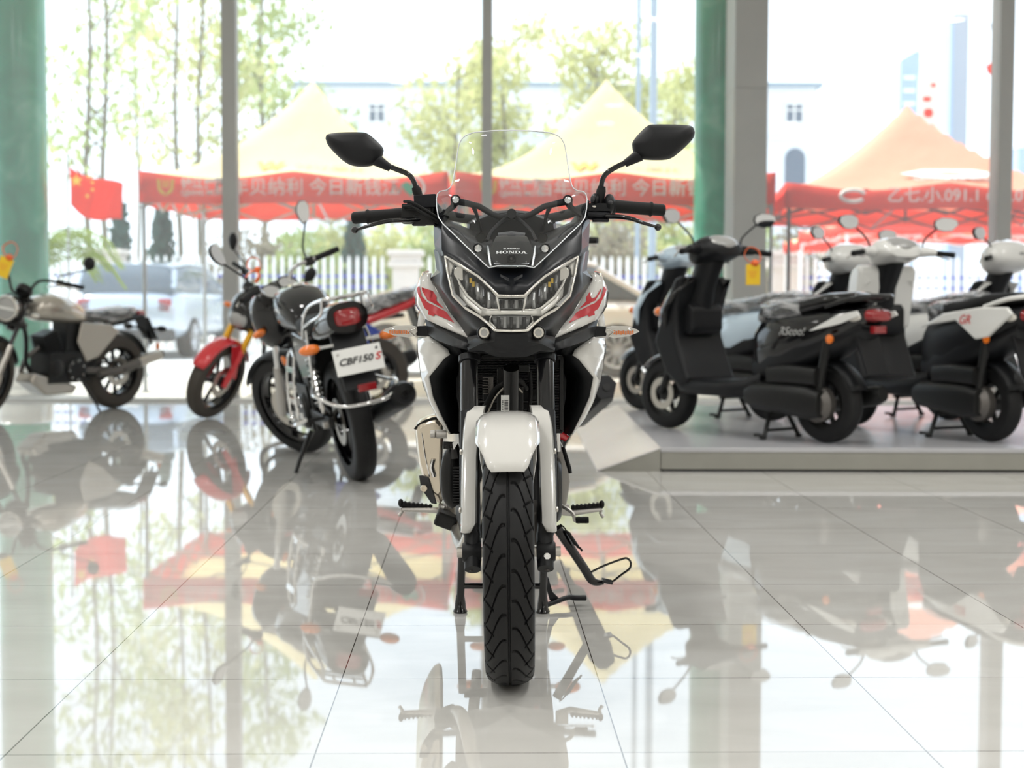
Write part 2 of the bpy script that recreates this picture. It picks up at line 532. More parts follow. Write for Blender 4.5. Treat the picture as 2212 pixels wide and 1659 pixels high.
def text(name, body, size, mt, parent, m, extrude=0.0008, align='CENTER', shear=0.0, sx=1.0, bold=0.0):
    """flat lettering in its local XY plane, placed by matrix m in the parent's space"""
    cu = bpy.data.curves.new(name, 'FONT')
    cu.body = body; cu.size = size; cu.align_x = align; cu.align_y = 'CENTER'
    cu.extrude = extrude; cu.shear = shear; cu.offset = bold; cu.resolution_u = 3
    ob = bpy.data.objects.new(name, cu)
    COL.objects.link(ob)
    dg = bpy.context.evaluated_depsgraph_get()
    me = bpy.data.meshes.new_from_object(ob.evaluated_get(dg))
    bpy.data.objects.remove(ob)
    me.materials.clear(); me.materials.append(MT[mt])
    me.transform(m @ Matrix.Diagonal((sx, 1, 1, 1)))
    o = bpy.data.objects.new(name, me)
    COL.objects.link(o)
    o.parent = parent
    return o

def frame(origin, xdir, ydir):
    x = Vector(xdir).normalized(); y = Vector(ydir); y = (y - x * y.dot(x)).normalized(); z = x.cross(y)
    m = Matrix((x, y, z)).transposed().to_4x4()
    m.translation = Vector(origin)
    return m

def drape(o, target, d, lift=0.0006):
    """press lettering onto the surface of target along direction d"""
    me = target.data
    t = BVHTree.FromPolygons([v.co.copy() for v in me.vertices], [tuple(p.vertices) for p in me.polygons])
    d = Vector(d).normalized()
    for v in o.data.vertices:
        h = t.ray_cast(v.co - d * .2, d)
        if h[0] is not None: v.co = h[0] - d * lift
    return o
# ============================================================ the showroom
def X(px, Y): return (px - 1106) / FPX * Y
def Z(py, Y): return CH + (651 - py) / FPX * Y
GY = 13.6
struct(MB().box((0, 3.85, -.05), (17, 19.7, .1)).build('floor', 'floor'))
struct(MB().box((0, 4.55, 4.5), (17, 21.1, .2)).build('ceiling', 'ceiling'))
for nm, c, d in (('wall_left', (-8.55, 3.85, 2.2), (.1, 19.7, 4.6)), ('wall_right', (8.55, 3.85, 2.2), (.1, 19.7, 4.6)), ('wall_back', (0, -6.05, 2.2), (17.2, .1, 4.6))):
    struct(MB().box(c, d).build(nm, 'wall_white'))
struct(MB().box((0, GY + .1, 4.28), (17, .3, .28)).build('trim_1', 'mullion_light'))
struct(MB().box((0, GY + .05, .012), (17, .14, .03)).build('trim_2', 'mullion_light', bevel=.004))
edges = [(-8.5, -2.537), (-2.411, -.268), (-.179, 1.932), (2.217, 4.235), (4.36, 8.5)]
for i, (a, b) in enumerate(edges):
    w = struct(MB().box(((a + b) / 2, GY + .07, 2.085), (b - a, .012, 4.11)).build('window_%d' % (i + 1), 'glass'))
for (a, b, dp, m) in ((-2.537, -2.411, .16, 'mullion_dark'), (-.268, -.179, .16, 'mullion_dark'), (4.235, 4.36, .27, 'mullion_dark')):
    o = struct(MB().box(((a + b) / 2, GY + dp / 2, 2.1), (b - a, dp, 4.2)).build('window_mullion', 'pillar_grey', bevel=.006))
o = struct(MB().box((2.0745, GY + .3, 1.43), (.285, .62, 2.6)).box((2.0745, GY + .3, 3.53), (.285, .62, 1.58)).box((2.0745, GY + .3, 2.735), (.275, .61, .03)).build('pillar', 'pillar_grey', bevel=.004))
for cx, cy, r in ((-4.61, 14.62, .246), (X(1543, 14.5), 14.5, .207)):
    o = struct(MB().lathe([(r, .26), (r, 4.4)], (cx, cy, 0), 'Z', 48).build('column', 'column', angle=60))
    struct(MB().lathe([(r + .05, 0), (r + .05, .06), (r + .02, .08), (r + .02, .25), (r, .27)], (cx, cy, 0), 'Z', 48).build('column_base', 'white_paint', parent=o))
# ceiling panel lamps (the room's own light)
lamp0 = None
for i, (x, y) in enumerate(ROOM_LAMPS):
    if lamp0 is None:
        lamp0 = thing('ceiling_lamp', 'square white ceiling panel lamp set in the showroom ceiling', 'ceiling lamp', (x, y, 4.4), group='ceiling panel lamps')
        MB().box((0, 0, -.012), (.34, .34, .024)).build('lamp_frame', 'mullion_light', lamp0, bevel=.003)
        MB().box((0, 0, -.027), (.30, .30, .008)).build('lamp_diffuser', 'lamp', lamp0)
        t = lamp0
    else:
        t = copy_tree(lamp0); t.location = (x, y, 4.4)
    ld = bpy.data.lights.new('panel_light', 'AREA'); ld.shape = 'SQUARE'; ld.size = .30; ld.energy = LAMP_POWER; ld.color = (1.0, .985, .96)
    lo = bpy.data.objects.new('panel_light', ld); COL.objects.link(lo); lo.parent = t; lo.location = (0, 0, -.036)

# ------------------------------------------------------------ display platform
PX0, PY0, PY1, PH = .775, 8.06, 11.4, .125
pl = thing('display_platform', 'low grey display platform with a pale ramp at its end carrying the scooters', 'platform', (PX0, PY0, 0))
MB().box((3.4, (PY1 - PY0) / 2, PH - .012), (6.8, PY1 - PY0, .024)).build('deck', 'platform_top', pl, bevel=.004)
MB().box((3.4, (PY1 - PY0) / 2, (PH - .024) / 2 + .006), (6.79, PY1 - PY0 - .012, PH - .036)).build('skirting', 'platform_side', pl)
MB().box((3.4, (PY1 - PY0) / 2, .006), (6.76, PY1 - PY0 - .04, .011)).build('plinth', 'black_plastic', pl)
D = PY1 - PY0
MB().loft([[(-.31, 0, 0), (0, 0, 0), (0, 0, PH - .008), (-.31, 0, .006)], [(-.31, D, 0), (0, D, 0), (0, D, PH - .008), (-.31, D, .006)]]).build('ramp_core', 'platform_side', pl)
MB().loft([[(-.33, -.004, .0), (0, -.004, PH - .006), (0, -.004, PH + .002), (-.33, -.004, .009)], [(-.33, D, .0), (0, D, PH - .006), (0, D, PH + .002), (-.33, D, .009)]]).build('ramp', 'platform_ramp', pl)

# ============================================================ outdoors
struct(MB().box((0, 73.75, -.06), (160, 120, .1)).build('ground', 'concrete'))

# ------------------------------------------------------------ sales tents
def tent(label, x0, x1, y0, y1, zt, zb, zp, roof, group='gazebo tents outside the glass', bars='tent_metal', lower=.0):
    cx, cy = (x0 + x1) / 2, (y0 + y1) / 2
    hx, hy = (x1 - x0) / 2, (y1 - y0) / 2
    t = thing('gazebo_tent', label, 'tent', (cx, cy, 0), group=group)
    N = 28
    rows = []
    for j in range(N + 1):
        v = j / N * 2 - 1
        row = []
        for i in range(N + 1):
            u = i / N * 2 - 1
            m = max(abs(u), abs(v))
            k = 1 - m
            z = zt + (zp - zt) * k ** 1.85
            # the eave is held up at corners and mid-sides and sags between
            w = u if abs(v) > abs(u) else v
            z -= .075 * m ** 3 * abs(math.sin(PI * (w if abs(w) < 1 else 1))) ** 1.3
            row.append((u * hx, v * hy, z))
        rows.append(row)
    MB().grid(rows).build('canopy', roof, t, angle=50, solid=.004)
    val = MB()
    n = 48
    per = []
    for s in range(4):
        for i in range(n):
            a = i / n * 2 - 1
            per.append([(a, -1), (1, a), (-a, 1), (-1, -a)][s])
    top, bot = [], []
    for (u, v) in per:
        w = u if abs(v) >= .999 and abs(u) < .999 else (v if abs(u) >= .999 and abs(v) < .999 else 1)
        sag = .075 * abs(math.sin(PI * w)) ** 1.3
        wv = 1 + .006 * math.sin(w * 23)
        top.append((u * hx * 1.004, v * hy * 1.004, zt - sag + .004))
        bot.append((u * hx * 1.008 * wv, v * hy * 1.008 * wv, zb - .02 * abs(math.sin(PI * w))))
    val.loft([top, bot], caps=False)
    val.build('valance', 'tent_red', t, angle=60, solid=.003)
    for sx in (-1, 1):
        for sy in (-1, 1):
            p = MB().tube([(sx * (hx - .03), sy * (hy - .03), 0), (sx * (hx - .03), sy * (hy - .03), zt - .03)], .02, 8)
            p.box((sx * (hx - .03), sy * (hy - .03), .005), (.1, .1, .01))
            p.build('leg', bars, t)
    tr = MB()
    za, zc = zt - .06, zb - .05
    for sy in (-1, 1):
        for k in range(4):
            xa, xb = -hx + k * hx / 2, -hx + (k + 1) * hx / 2
            for z1, z2 in ((za, zc), (zc, za)):
                tr.tube([(xa, sy * (hy - .05), z1), (xb, sy * (hy - .05), z2)], .012, 6)
    for sx in (-1, 1):
        for k in range(4):
            ya, yb = -hy + k * hy / 2, -hy + (k + 1) * hy / 2
            for z1, z2 in ((za, zc), (zc, za)):
                tr.tube([(sx * (hx - .05), ya, z1), (sx * (hx - .05), yb, z2)], .012, 6)
    tr.tube([(0, 0, zc), (0, 0, zp - .04)], .016, 6)
    for sx, sy in ((0, -1), (0, 1), (1, 0), (-1, 0)):
        tr.tube([(sx * hx, sy * hy, zc), (0, 0, zc + .25)], .012, 6)
    tr.build('truss', bars, t)
    return t
def on_front(x, y, z):
    return frame((x, y, z), (1, 0, 0), (0, 0, 1))
T1 = tent('pale yellow tent with red printed valance, its outer corner near the red flag', X(305, 15), X(966, 15), 15, 18, 2.125, 1.83, 3.2, 'tent_yellow')
T2 = tent('pale yellow tent with red printed valance standing right behind the windscreen and cladded pillar', X(984, 15), X(1670, 15), 15, 18, 2.125, 1.83, 3.23, 'tent_yellow')
T3 = tent('orange-red tent with a sharp peak and red valance behind the parked scooters', X(1695, 15), X(2388, 15), 15.0, 18.2, 2.03, 1.79, 2.98, 'tent_orange', bars='tent_metal_dark')
for t, half in ((T1, 1.49), (T2, 1.57)):
    yv = -1.5 * 1.012 - .035
    text('banner_lettering', '百年贝纳利 今日新钱江', .175, 'banner_white', t, on_front(.13, yv, 1.965), bold=.002)
    text('banner_lettering', '钱江摩托', .10, 'banner_white', t, on_front(-.86 * half / 1.5, yv, 2.0), bold=.003, sx=1.1)
    text('banner_lettering', 'QJIANG MOTO', .068, 'banner_white', t, on_front(-.86 * half / 1.5, yv, 1.915), bold=.002, sx=.95)
    lg = MB()
    for sx in (-1, 1):
        lg.prism([(-1.22 + sx * .085, yv, 2.045), (-1.22 + sx * .05, yv, 2.045), (-1.22 + sx * .045, yv, 1.955), (-1.22 + sx * .012, yv, 1.925), (-1.22, yv, 1.885), (-1.22 + sx * .06, yv, 1.92), (-1.22 + sx * .075, yv, 1.95)], (0, .003, 0))
        lg.prism([(-1.22 + sx * .03, yv, 2.045), (-1.22 + sx * .008, yv, 2.035), (-1.22 + sx * .006, yv, 1.96), (-1.22 + sx * .026, yv, 1.965)], (0, .003, 0))
    lg.build('banner_emblem', 'gold_print', t)
    text('banner_lettering', 'N', .15, 'grey_print', t, on_front(.98, yv, 1.955), shear=.3)
    h = []
    for k in range(40):
        a = 2 * PI * k / 40
        h.append((1.13 + .0052 * 16 * math.sin(a) ** 3 * .95, yv, 1.965 + .0052 * (13 * math.cos(a) - 5 * math.cos(2 * a) - 2 * math.cos(3 * a) - math.cos(4 * a))))
    MB().prism(h, (0, .003, 0)).build('banner_heart', 'green_print', t)
    MB().tube([(1.13 + .13 * math.sin(a), yv, 1.97 + .11 * math.cos(a)) for a in [R(20 + k * 10) for k in range(13)]], .012, 6).build('banner_arc', 'white_print', t)
    # faint print on the roof panel facing the showroom
    def roof(u, v, t=t): # u across, v 0 eave..1 peak
        zt, zp = 2.125, 3.2
        return (u, -1.5 * (1 - v) - .01, zt + (zp - zt) * v ** 1.85 + .012)
    a, b = Vector(roof(0, .24)), Vector(roof(0, .40))
    fm = frame((.3, a.y, a.z), (1, 0, 0), b - a)
    text('roof_lettering', '钱江摩托', .17, 'grey_print', t, fm)
    text('roof_emblem', 'W', .24, 'gold_print', t, frame((-.28, a.y, a.z), (1, 0, 0), b - a), bold=.012)
text('banner_lettering', '乙七.小.091.1 600.0', .16, 'banner_white', T3, on_front(.05, -1.67, 1.905), bold=.002)
MB().tube([(-.92 + .09 * math.cos(a) * 1.3, -1.64, 1.905 + .055 * math.sin(a)) for a in [R(20 + k * 16) for k in range(20)]], .018, 6).build('banner_emblem', 'white_print', T3)
def roof3(v): return Vector((0, -1.6 * (1 - v) - .012, 2.03 + .95 * v ** 1.85 + .014))
a, b = roof3(.30), roof3(.50)
fm = frame((.15, a.y, a.z + .01), (1, 0, 0), b - a)
pts = [fm @ Vector((.50 * math.cos(q), .13 * math.sin(q), 0)) for q in [2 * PI * k / 6 for k in range(6)]]
MB().prism(pts, fm.to_3x3() @ Vector((0, 0, .004))).build('roof_emblem', 'white_print', T3)
pts = [fm @ Vector((.14 * math.cos(q), .03 * math.sin(q), .006)) for q in [2 * PI * k / 12 for k in range(12)]]
MB().prism(pts, fm.to_3x3() @ Vector((0, 0, .003))).build('roof_emblem', 'tent_orange', T3)
text('roof_lettering', '钱江摩托 贝纳利', .13, 'banner_white', T3, frame((.2, roof3(.17).y, roof3(.17).z + .012), (1, 0, 0), roof3(.25) - roof3(.17)))
T4 = tent('farther orange tent with white legs seen under the orange-red tent', 4.6, 8.0, 21.5, 24.9, 2.02, 1.84, 2.9, 'tent_orange', bars='white_pole')
T5 = tent('distant low yellow-topped tent beyond the yellow hang tag scooter', X(1722, 26), X(1880, 26), 26, 27.4, 1.95, 1.75, 2.35, 'tent_yellow', bars='white_pole')

# ------------------------------------------------------------ flags and poles
fp = thing('flag', 'red flag with five yellow stars drooping from a thin pole beside the tent', 'flag', (X(150, 17.5), 17.5, 0))
MB().tube([(0, 0, 0), (0, 0, 2.5)], .012, 8).build('pole', 'tent_metal', fp)
rows = []
for i in range(19):
    u = i / 18
    row = []
    for j in range(9):
        v = j / 8
        x = .02 + .60 * u
        z = 2.38 - .22 * u - .04 * math.sin(u * 5) - (.42 + .02 * math.sin(4 * u)) * v - .10 * u * v * (1 - u)
        row.append((x, .05 * math.sin(u * 9 + v * 2), z))
    rows.append(row)
MB().grid(rows).build('flag_cloth', 'flag_red', fp, solid=.003, angle=80)
def star(cx, cz, r):
    return [(cx + (r if k % 2 == 0 else r * .4) * math.sin(PI * k / 5), -.075, cz + (r if k % 2 == 0 else r * .4) * math.cos(PI * k / 5)) for k in range(10)]
sb = MB()
for (x, z, r) in ((.12, 2.22, .075), (.25, 2.27, .026), (.30, 2.20, .026), (.30, 2.12, .026), (.24, 2.05, .03)):
    sb.prism(star(x, z, r), (0, .004, 0))
sb.build('star', 'gold_print', fp)
for px, w, hgt, d, lab in ((1375, .085, 9.5, 30, 'thin grey-blue street pole, the slimmer of the pair behind the tents'), (1407, .125, 9.5, 27, 'thick grey-blue street pole, the stouter of the pair behind the tents')):
    t = thing('street_pole', lab, 'pole', (X(px, d), d, 0))
    MB().tube([(0, 0, 0), (0, 0, hgt)], [w / 2 * 1.15, w / 2], 14).build('shaft', 'pole_blue', t)
    MB().box((0, 0, .01), (.34, .34, .03)).lathe([(.10, .02), (.09, .2), (.07, .22)], (0, 0, 0), 'Z', 14).build('base', 'pole_blue', t)
t = thing('flag_pole', 'slim white pole with two limp flags near the thick window mullion', 'flag pole', (X(2101, 40), 40, 0))
MB().tube([(0, 0, 0), (0, 0, 8.2)], .035, 8).build('pole', 'white_pole', t)
MB().ell((.42, 0, 6.85), (.20, .05, .18)).tube([(0, 0, 6.95), (.4, 0, 6.9)], .02, 6).build('flag_cloth', 'flag_red', t)
MB().ell((.48, 0, 7.95), (.16, .05, .22), m=rmat(0, R(25), 0)).tube([(0, 0, 8.0), (.4, 0, 7.95)], .02, 6).build('flag_cloth', 'pole_blue', t)
t = thing('feather_banner', 'tall pale pink printed feather banner in front of the far blue tower', 'banner', (X(1997, 34), 34, 0))
MB().tube([(-.2, 0, 0), (-.2, 0, 5.6), (0, 0, 6.4), (.12, 0, 6.5)], .03, 8, 4).build('pole', 'white_pole', t)
bb = [(-.18, 0, 2.9), (.28, 0, 2.9), (.34, 0, 4.6), (.30, 0, 5.7), (.12, 0, 6.45), (-.02, 0, 6.3), (-.18, 0, 5.5)]
MB().prism(bb, (0, .01, 0)).build('banner_cloth', cloth_mat('pink_banner', (.92, .74, .68), .4), t)
bq = MB()
random.seed(5)
for k in range(9):
    bq.ell((random.uniform(-.08, .2), -.01, 3.2 + k * .3), (random.uniform(.05, .11), .006, random.uniform(.05, .13)), 10, 6)
bq.build('banner_print', 'flag_red', t)

# ------------------------------------------------------------ picket fence with stone gate posts
def gate_post(px, lab):
    t = thing('gate_post', lab, 'gate post', (X(px, 28), 28, 0))
    MB().box((0, 0, .75), (.46, .46, 1.5)).build('shaft', 'stone', t, bevel=.01)
    MB().box((0, 0, 1.54), (.62, .62, .10)).box((0, 0, 1.64), (.54, .54, .12)).box((0, 0, 1.75), (.64, .64, .10)).build('cap', 'stone', t, bevel=.02)
gate_post(877, 'square stone fence post with a stepped cap behind the white sedan')
gate_post(236, 'square stone fence post with a stepped cap behind the silver van')
gate_post(1690, 'square stone fence post behind the black scooter and the cladded pillar')
pk0 = None
labs = ['white picket fence panel with blue rails between the green column and van post', 'white picket fence panel with blue rails between van post and sedan post',
        'white picket fence panel with blue rails running behind the motorcycle windscreen', 'white picket fence panel with blue rails behind the parked scooters']
for q, (a, b) in enumerate(((-9.4, X(236, 28) - .35), (X(236, 28) + .35, X(877, 28) - .35), (X(877, 28) + .35, X(1690, 28) - .35), (X(1690, 28) + .35, 9.6))):
    t = thing('picket_fence', labs[q], 'fence', ((a + b) / 2, 28, 0), group=None)
    for z in (1.33, 1.14, .35):
        MB().box((0, .03, z), (b - a, .03, .05)).build('rail', 'blue_rail', t)
    n = int((b - a) / .146)
    for k in range(n):
        x = -(b - a) / 2 + (k + .5) * (b - a) / n
        if pk0 is None:
            pk0 = MB().loft([[(-.03, -.015, .0), (.03, -.015, .0), (.03, .015, .0), (-.03, .015, .0)], [(-.03, -.015, 1.60), (.03, -.015, 1.60), (.03, .015, 1.60), (-.03, .015, 1.60)], [(-.022, -.012, 1.66), (.022, -.012, 1.66), (.022, .012, 1.66), (-.022, .012, 1.66)], [(-.008, -.008, 1.70), (.008, -.008, 1.70), (.008, .008, 1.70), (-.008, .008, 1.70)]]).build('picket', 'picket', t)
            p = pk0
        else:
            p = pk0.copy(); COL.objects.link(p); p.parent = t
        p.location = (x, 0, 0)

# ------------------------------------------------------------ buildings
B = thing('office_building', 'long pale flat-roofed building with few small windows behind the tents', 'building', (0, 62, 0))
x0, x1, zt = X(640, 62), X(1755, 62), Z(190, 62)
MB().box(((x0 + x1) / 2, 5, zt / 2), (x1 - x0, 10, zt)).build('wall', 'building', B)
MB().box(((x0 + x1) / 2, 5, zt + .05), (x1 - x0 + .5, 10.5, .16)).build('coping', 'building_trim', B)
MB().box(((x0 + x1) / 2, -.06, Z(300, 62)), (x1 - x0, .14, .10)).build('string_course', 'building', B)
for px, py, w, h in ((815, 249, .66, .72), (882, 247, .36, .60), (1709, 247, .70, .74), (960, 249, .62, .7), (1130, 249, .62, .7), (1460, 249, .62, .7)):
    f = MB().box((X(px, 62), -.02, Z(py, 62)), (w, .10, h)).build('window', 'window_dark', B)
    fr = MB()
    fr.box((X(px, 62), -.08, Z(py, 62) + h * .16), (w, .04, .05)).box((X(px, 62), -.08, Z(py, 62)), (.06, .04, h))
    fr.box((X(px, 62), -.08, Z(py, 62) + h / 2), (w + .1, .06, .06)).box((X(px, 62), -.08, Z(py, 62) - h / 2), (w + .1, .06, .06))
    for s in (-1, 1): fr.box((X(px, 62) + s * w / 2, -.08, Z(py, 62)), (.06, .06, h))
    fr.build('window_frame', 'picket', f)
ac = [(X(1712, 62) + .40 * math.cos(q), -.05, Z(362, 62) + .35 + .40 * math.sin(q)) for q in [PI * k / 12 for k in range(13)]] + [(X(1712, 62) - .40, -.05, Z(400, 62)), (X(1712, 62) + .40, -.05, Z(400, 62))]
MB().prism(ac, (0, .1, 0)).build('arched_window', 'window_dark', B)
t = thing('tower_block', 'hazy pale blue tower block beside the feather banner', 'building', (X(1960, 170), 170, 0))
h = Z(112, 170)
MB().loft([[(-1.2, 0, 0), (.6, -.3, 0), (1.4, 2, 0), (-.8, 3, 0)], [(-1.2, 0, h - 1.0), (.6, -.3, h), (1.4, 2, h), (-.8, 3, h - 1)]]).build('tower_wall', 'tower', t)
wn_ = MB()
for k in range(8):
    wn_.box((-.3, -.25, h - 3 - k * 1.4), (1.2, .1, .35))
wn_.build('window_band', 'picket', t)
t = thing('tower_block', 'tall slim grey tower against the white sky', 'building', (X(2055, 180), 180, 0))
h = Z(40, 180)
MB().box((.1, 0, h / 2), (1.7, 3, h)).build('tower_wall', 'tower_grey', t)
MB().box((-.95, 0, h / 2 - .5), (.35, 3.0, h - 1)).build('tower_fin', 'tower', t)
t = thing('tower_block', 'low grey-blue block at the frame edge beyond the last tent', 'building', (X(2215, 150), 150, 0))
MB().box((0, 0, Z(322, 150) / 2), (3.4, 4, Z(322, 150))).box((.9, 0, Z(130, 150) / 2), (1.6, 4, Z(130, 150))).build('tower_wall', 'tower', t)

# ------------------------------------------------------------ vegetation
def leaf_cloud(b, blobs, size, flat=1.0):
    for (c, r, n) in blobs:
        for k in range(n):
            while True:
                p = Vector((random.uniform(-1, 1), random.uniform(-1, 1), random.uniform(-1, 1)))
                if p.length < 1: break
            p = Vector((p.x * r[0], p.y * r[1], p.z * r[2])) + Vector(c)
            s = size * random.uniform(.6, 1.4)
            m = rmat(random.uniform(0, PI), random.uniform(0, PI), random.uniform(0, PI)).to_3x3()
            b.poly([p + m @ Vector((-s, 0, 0)), p + m @ Vector((0, -s * .5, .1 * s)), p + m @ Vector((s, 0, 0)), p + m @ Vector((0, s * .5, .1 * s))])
def tree(label, px, Y, hgt, crown0, spread, n, leaf, size=.11, tr=.10, lean=0.0, trunks=((0, 0),)):
    random.seed(int(px * 3 + Y))
    t = thing('tree', label, 'tree', (X(px, Y), Y, 0), group=None)
    tb = MB(); blobs = []
    for (ox, lx) in trunks:
        P = [Vector((ox + lx * k / 6 * hgt * .1 + .06 * math.sin(k * 1.7 + px), .05 * math.cos(k * 2.1), hgt * k / 6)) for k in range(7)]
        tb.tube(P, [tr, tr * .25], 8, 3)
        for k in range(11):
            f = crown0 + (1 - crown0) * (k + .3) / 11
            i = min(5, int(f * 6)); base = P[i].lerp(P[i + 1], f * 6 - i)
            a = random.uniform(0, 2 * PI); L = spread * random.uniform(.6, 1.1) * (1.05 - .55 * f)
            tip = base + Vector((math.cos(a) * L, math.sin(a) * L, L * .75))
            tb.tube([base, base.lerp(tip, .5) + Vector((0, 0, .08)), tip], [tr * .35, tr * .1], 5)
            for g in range(3):
                q = base.lerp(tip, .45 + .3 * g)
                blobs.append((q, (.42 * spread, .42 * spread, .36 * spread), max(1, int(n / (33 * len(trunks)) * random.uniform(.5, 1.6)))))
    tb.build('trunk', 'bark', t)
    fb = MB(); leaf_cloud(fb, blobs, size)
    fb.build('foliage', leaf, t, angle=180, recalc=False)
tree('slender young tree with sparse leaves next to the green column', 196, 29.8, 9.3, .32, 1.5, 900, 'leaf', trunks=((0, .0), (.32, .0)), tr=.07)
tree('slender double-stemmed tree with yellow-green leaves before the first tent', 402, 33.6, 10.4, .30, 1.6, 1700, 'leaf_yellow', trunks=((-.15, 0), (.22, .25)), tr=.07)
tree('small-leaved tree whose thin twigs stand far up between column and flag', 300, 42, 11.2, .45, 1.7, 500, 'leaf', tr=.06)
tree('bushier green tree just beyond the dark mullion over the tent slope', 570, 38, 10.2, .36, 1.9, 2200, 'leaf', tr=.09)
tree('rounded yellow-green tree between the two pale tents', 985, 37, 6.4, .22, 1.6, 1900, 'leaf_yellow', tr=.09)
tree('full yellow-green tree whose top shows over the windscreen', 1090, 42, 8.0, .25, 1.35, 2200, 'leaf_yellow', tr=.09)
tree('light green tree behind the peak of the second pale tent', 1290, 38, 7.1, .25, 1.9, 2700, 'leaf_yellow', tr=.09)
tree('light green tree between the street poles and the second green column', 1450, 44, 7.3, .22, 1.25, 1900, 'leaf_yellow', tr=.09)
def shrub(label, px, Y, h, w, n, leaf, size=.10, cone=False):
    if not cone: w *= 1.45; n = int(n * 2.4); h *= 1.05
    else: n = int(n * 1.3)
    random.seed(int(px + Y * 7))
    t = thing('conifer' if cone else 'shrub', label, 'conifer' if cone else 'shrub', (X(px, Y), Y, 0))
    MB().tube([(0, 0, 0), (0, 0, h * .7)], [.07, .02], 6).build('stem', 'bark', t)
    b = MB()
    if cone:
        blobs = [((0, 0, h * (.12 + .8 * k / 7)), (w * (1 - .75 * k / 7), w * (1 - .75 * k / 7), h * .14), n // 8) for k in range(8)]
    else:
        blobs = [((random.uniform(-w, w) * .5, random.uniform(-.3, .3), h * random.uniform(.22, .75)), (w * .55, w * .5, h * .28), n // 6) for k in range(6)]
    leaf_cloud(b, blobs, size)
    b.build('foliage', leaf, t, angle=180, recalc=False)
shrub('dark bluish conifer under the flag, behind the fence', 262, 32, 2.8, .55, 900, 'leaf_dark', cone=True)
shrub('dark bluish conifer beside the tent leg, behind the fence', 352, 34.5, 3.0, .62, 1100, 'leaf_dark', cone=True)
shrub('brown leafless bush behind the fence near the dark mullion', 432, 32, 2.05, .6, 420, 'leaf_grey', .07)
shrub('grey-brown bush behind the fence over the black commuter bike mirror', 560, 34.5, 2.6, .8, 700, 'leaf_grey', .08)
shrub('mixed green bush behind the fence under the first tent', 665, 31.6, 2.5, .9, 800, 'leaf', .10)
shrub('dark green conifer behind the fence between tent and stone post', 765, 34.2, 2.75, .6, 950, 'leaf_dark', cone=True)
shrub('yellow-green bush behind the fence by the brake lever', 720, 36.6, 3.0, .7, 600, 'leaf_yellow', .10)
shrub('green bush behind the fence over the white sedan roof', 905, 31.8, 2.5, .7, 700, 'leaf', .10)
shrub('brownish bush behind the fence beside the clutch lever', 1310, 31.8, 2.6, .8, 700, 'leaf_grey', .08)
shrub('pale green bush behind the fence near the street poles', 1385, 35, 2.7, .8, 650, 'leaf_yellow', .10)
shrub('grey-brown thicket behind the fence over the black scooter', 1665, 33, 2.7, .75, 800, 'leaf_grey', .08)
shrub('grey-green bush behind the fence left of the low yellow tent', 1460, 37, 2.5, .7, 600, 'leaf', .10)
shrub('broad grey-green bush standing well back under the middle of the first tent', 655, 40, 3.3, 1.3, 900, 'leaf', .13)
shrub('broad yellow-green bush standing well back between dark conifer and stone post', 828, 45, 3.3, 1.3, 900, 'leaf_yellow', .13)
shrub('broad grey-brown bush standing well back behind the clutch lever', 1345, 41.2, 3.2, 1.2, 900, 'leaf_grey', .12)
shrub('broad green bush standing well back behind the second green column', 1560, 45, 3.2, 1.2, 800, 'leaf', .13)
t = thing('palm', 'low palm with arching yellow-green fronds beside the green column', 'palm', (X(118, 19), 19, 0))
MB().tube([(-.25, 0, 0), (-.25, 0, 1.35)], [.16, .12], 10).build('trunk', 'bark', t)
random.seed(11)
for k in range(13):
    a = -PI / 2 + (k - 6) * .34
    L = random.uniform(.75, 1.05); up = random.uniform(.25, .85)
    d = Vector((math.cos(a + PI / 2), math.sin(a + PI / 2) * .8, 0))
    P = spline([Vector((-.25, 0, 1.35)), Vector((-.25, 0, 1.35)) + d * L * .4 + Vector((0, 0, up * .5)), Vector((-.25, 0, 1.35)) + d * L * .8 + Vector((0, 0, up * .45)), Vector((-.25, 0, 1.35)) + d * L * 1.08 + Vector((0, 0, up * .45 - .35))], 7)
    f = MB().tube(P, .008, 5)
    sd = d.cross(Vector((0, 0, 1)))
    for i, p in enumerate(P[2:]):
        w = .34 * math.sin(PI * (i + 2) / (len(P))) + .05
        for s in (-1, 1):
            tip = p + sd * s * w + d * .10 + Vector((0, 0, -.12))
            f.poly([p, p + d * .03 + (tip - p) * .5, tip, p - d * .015 + (tip - p) * .5])
    f.build('frond', 'palm', t, angle=180, recalc=False)

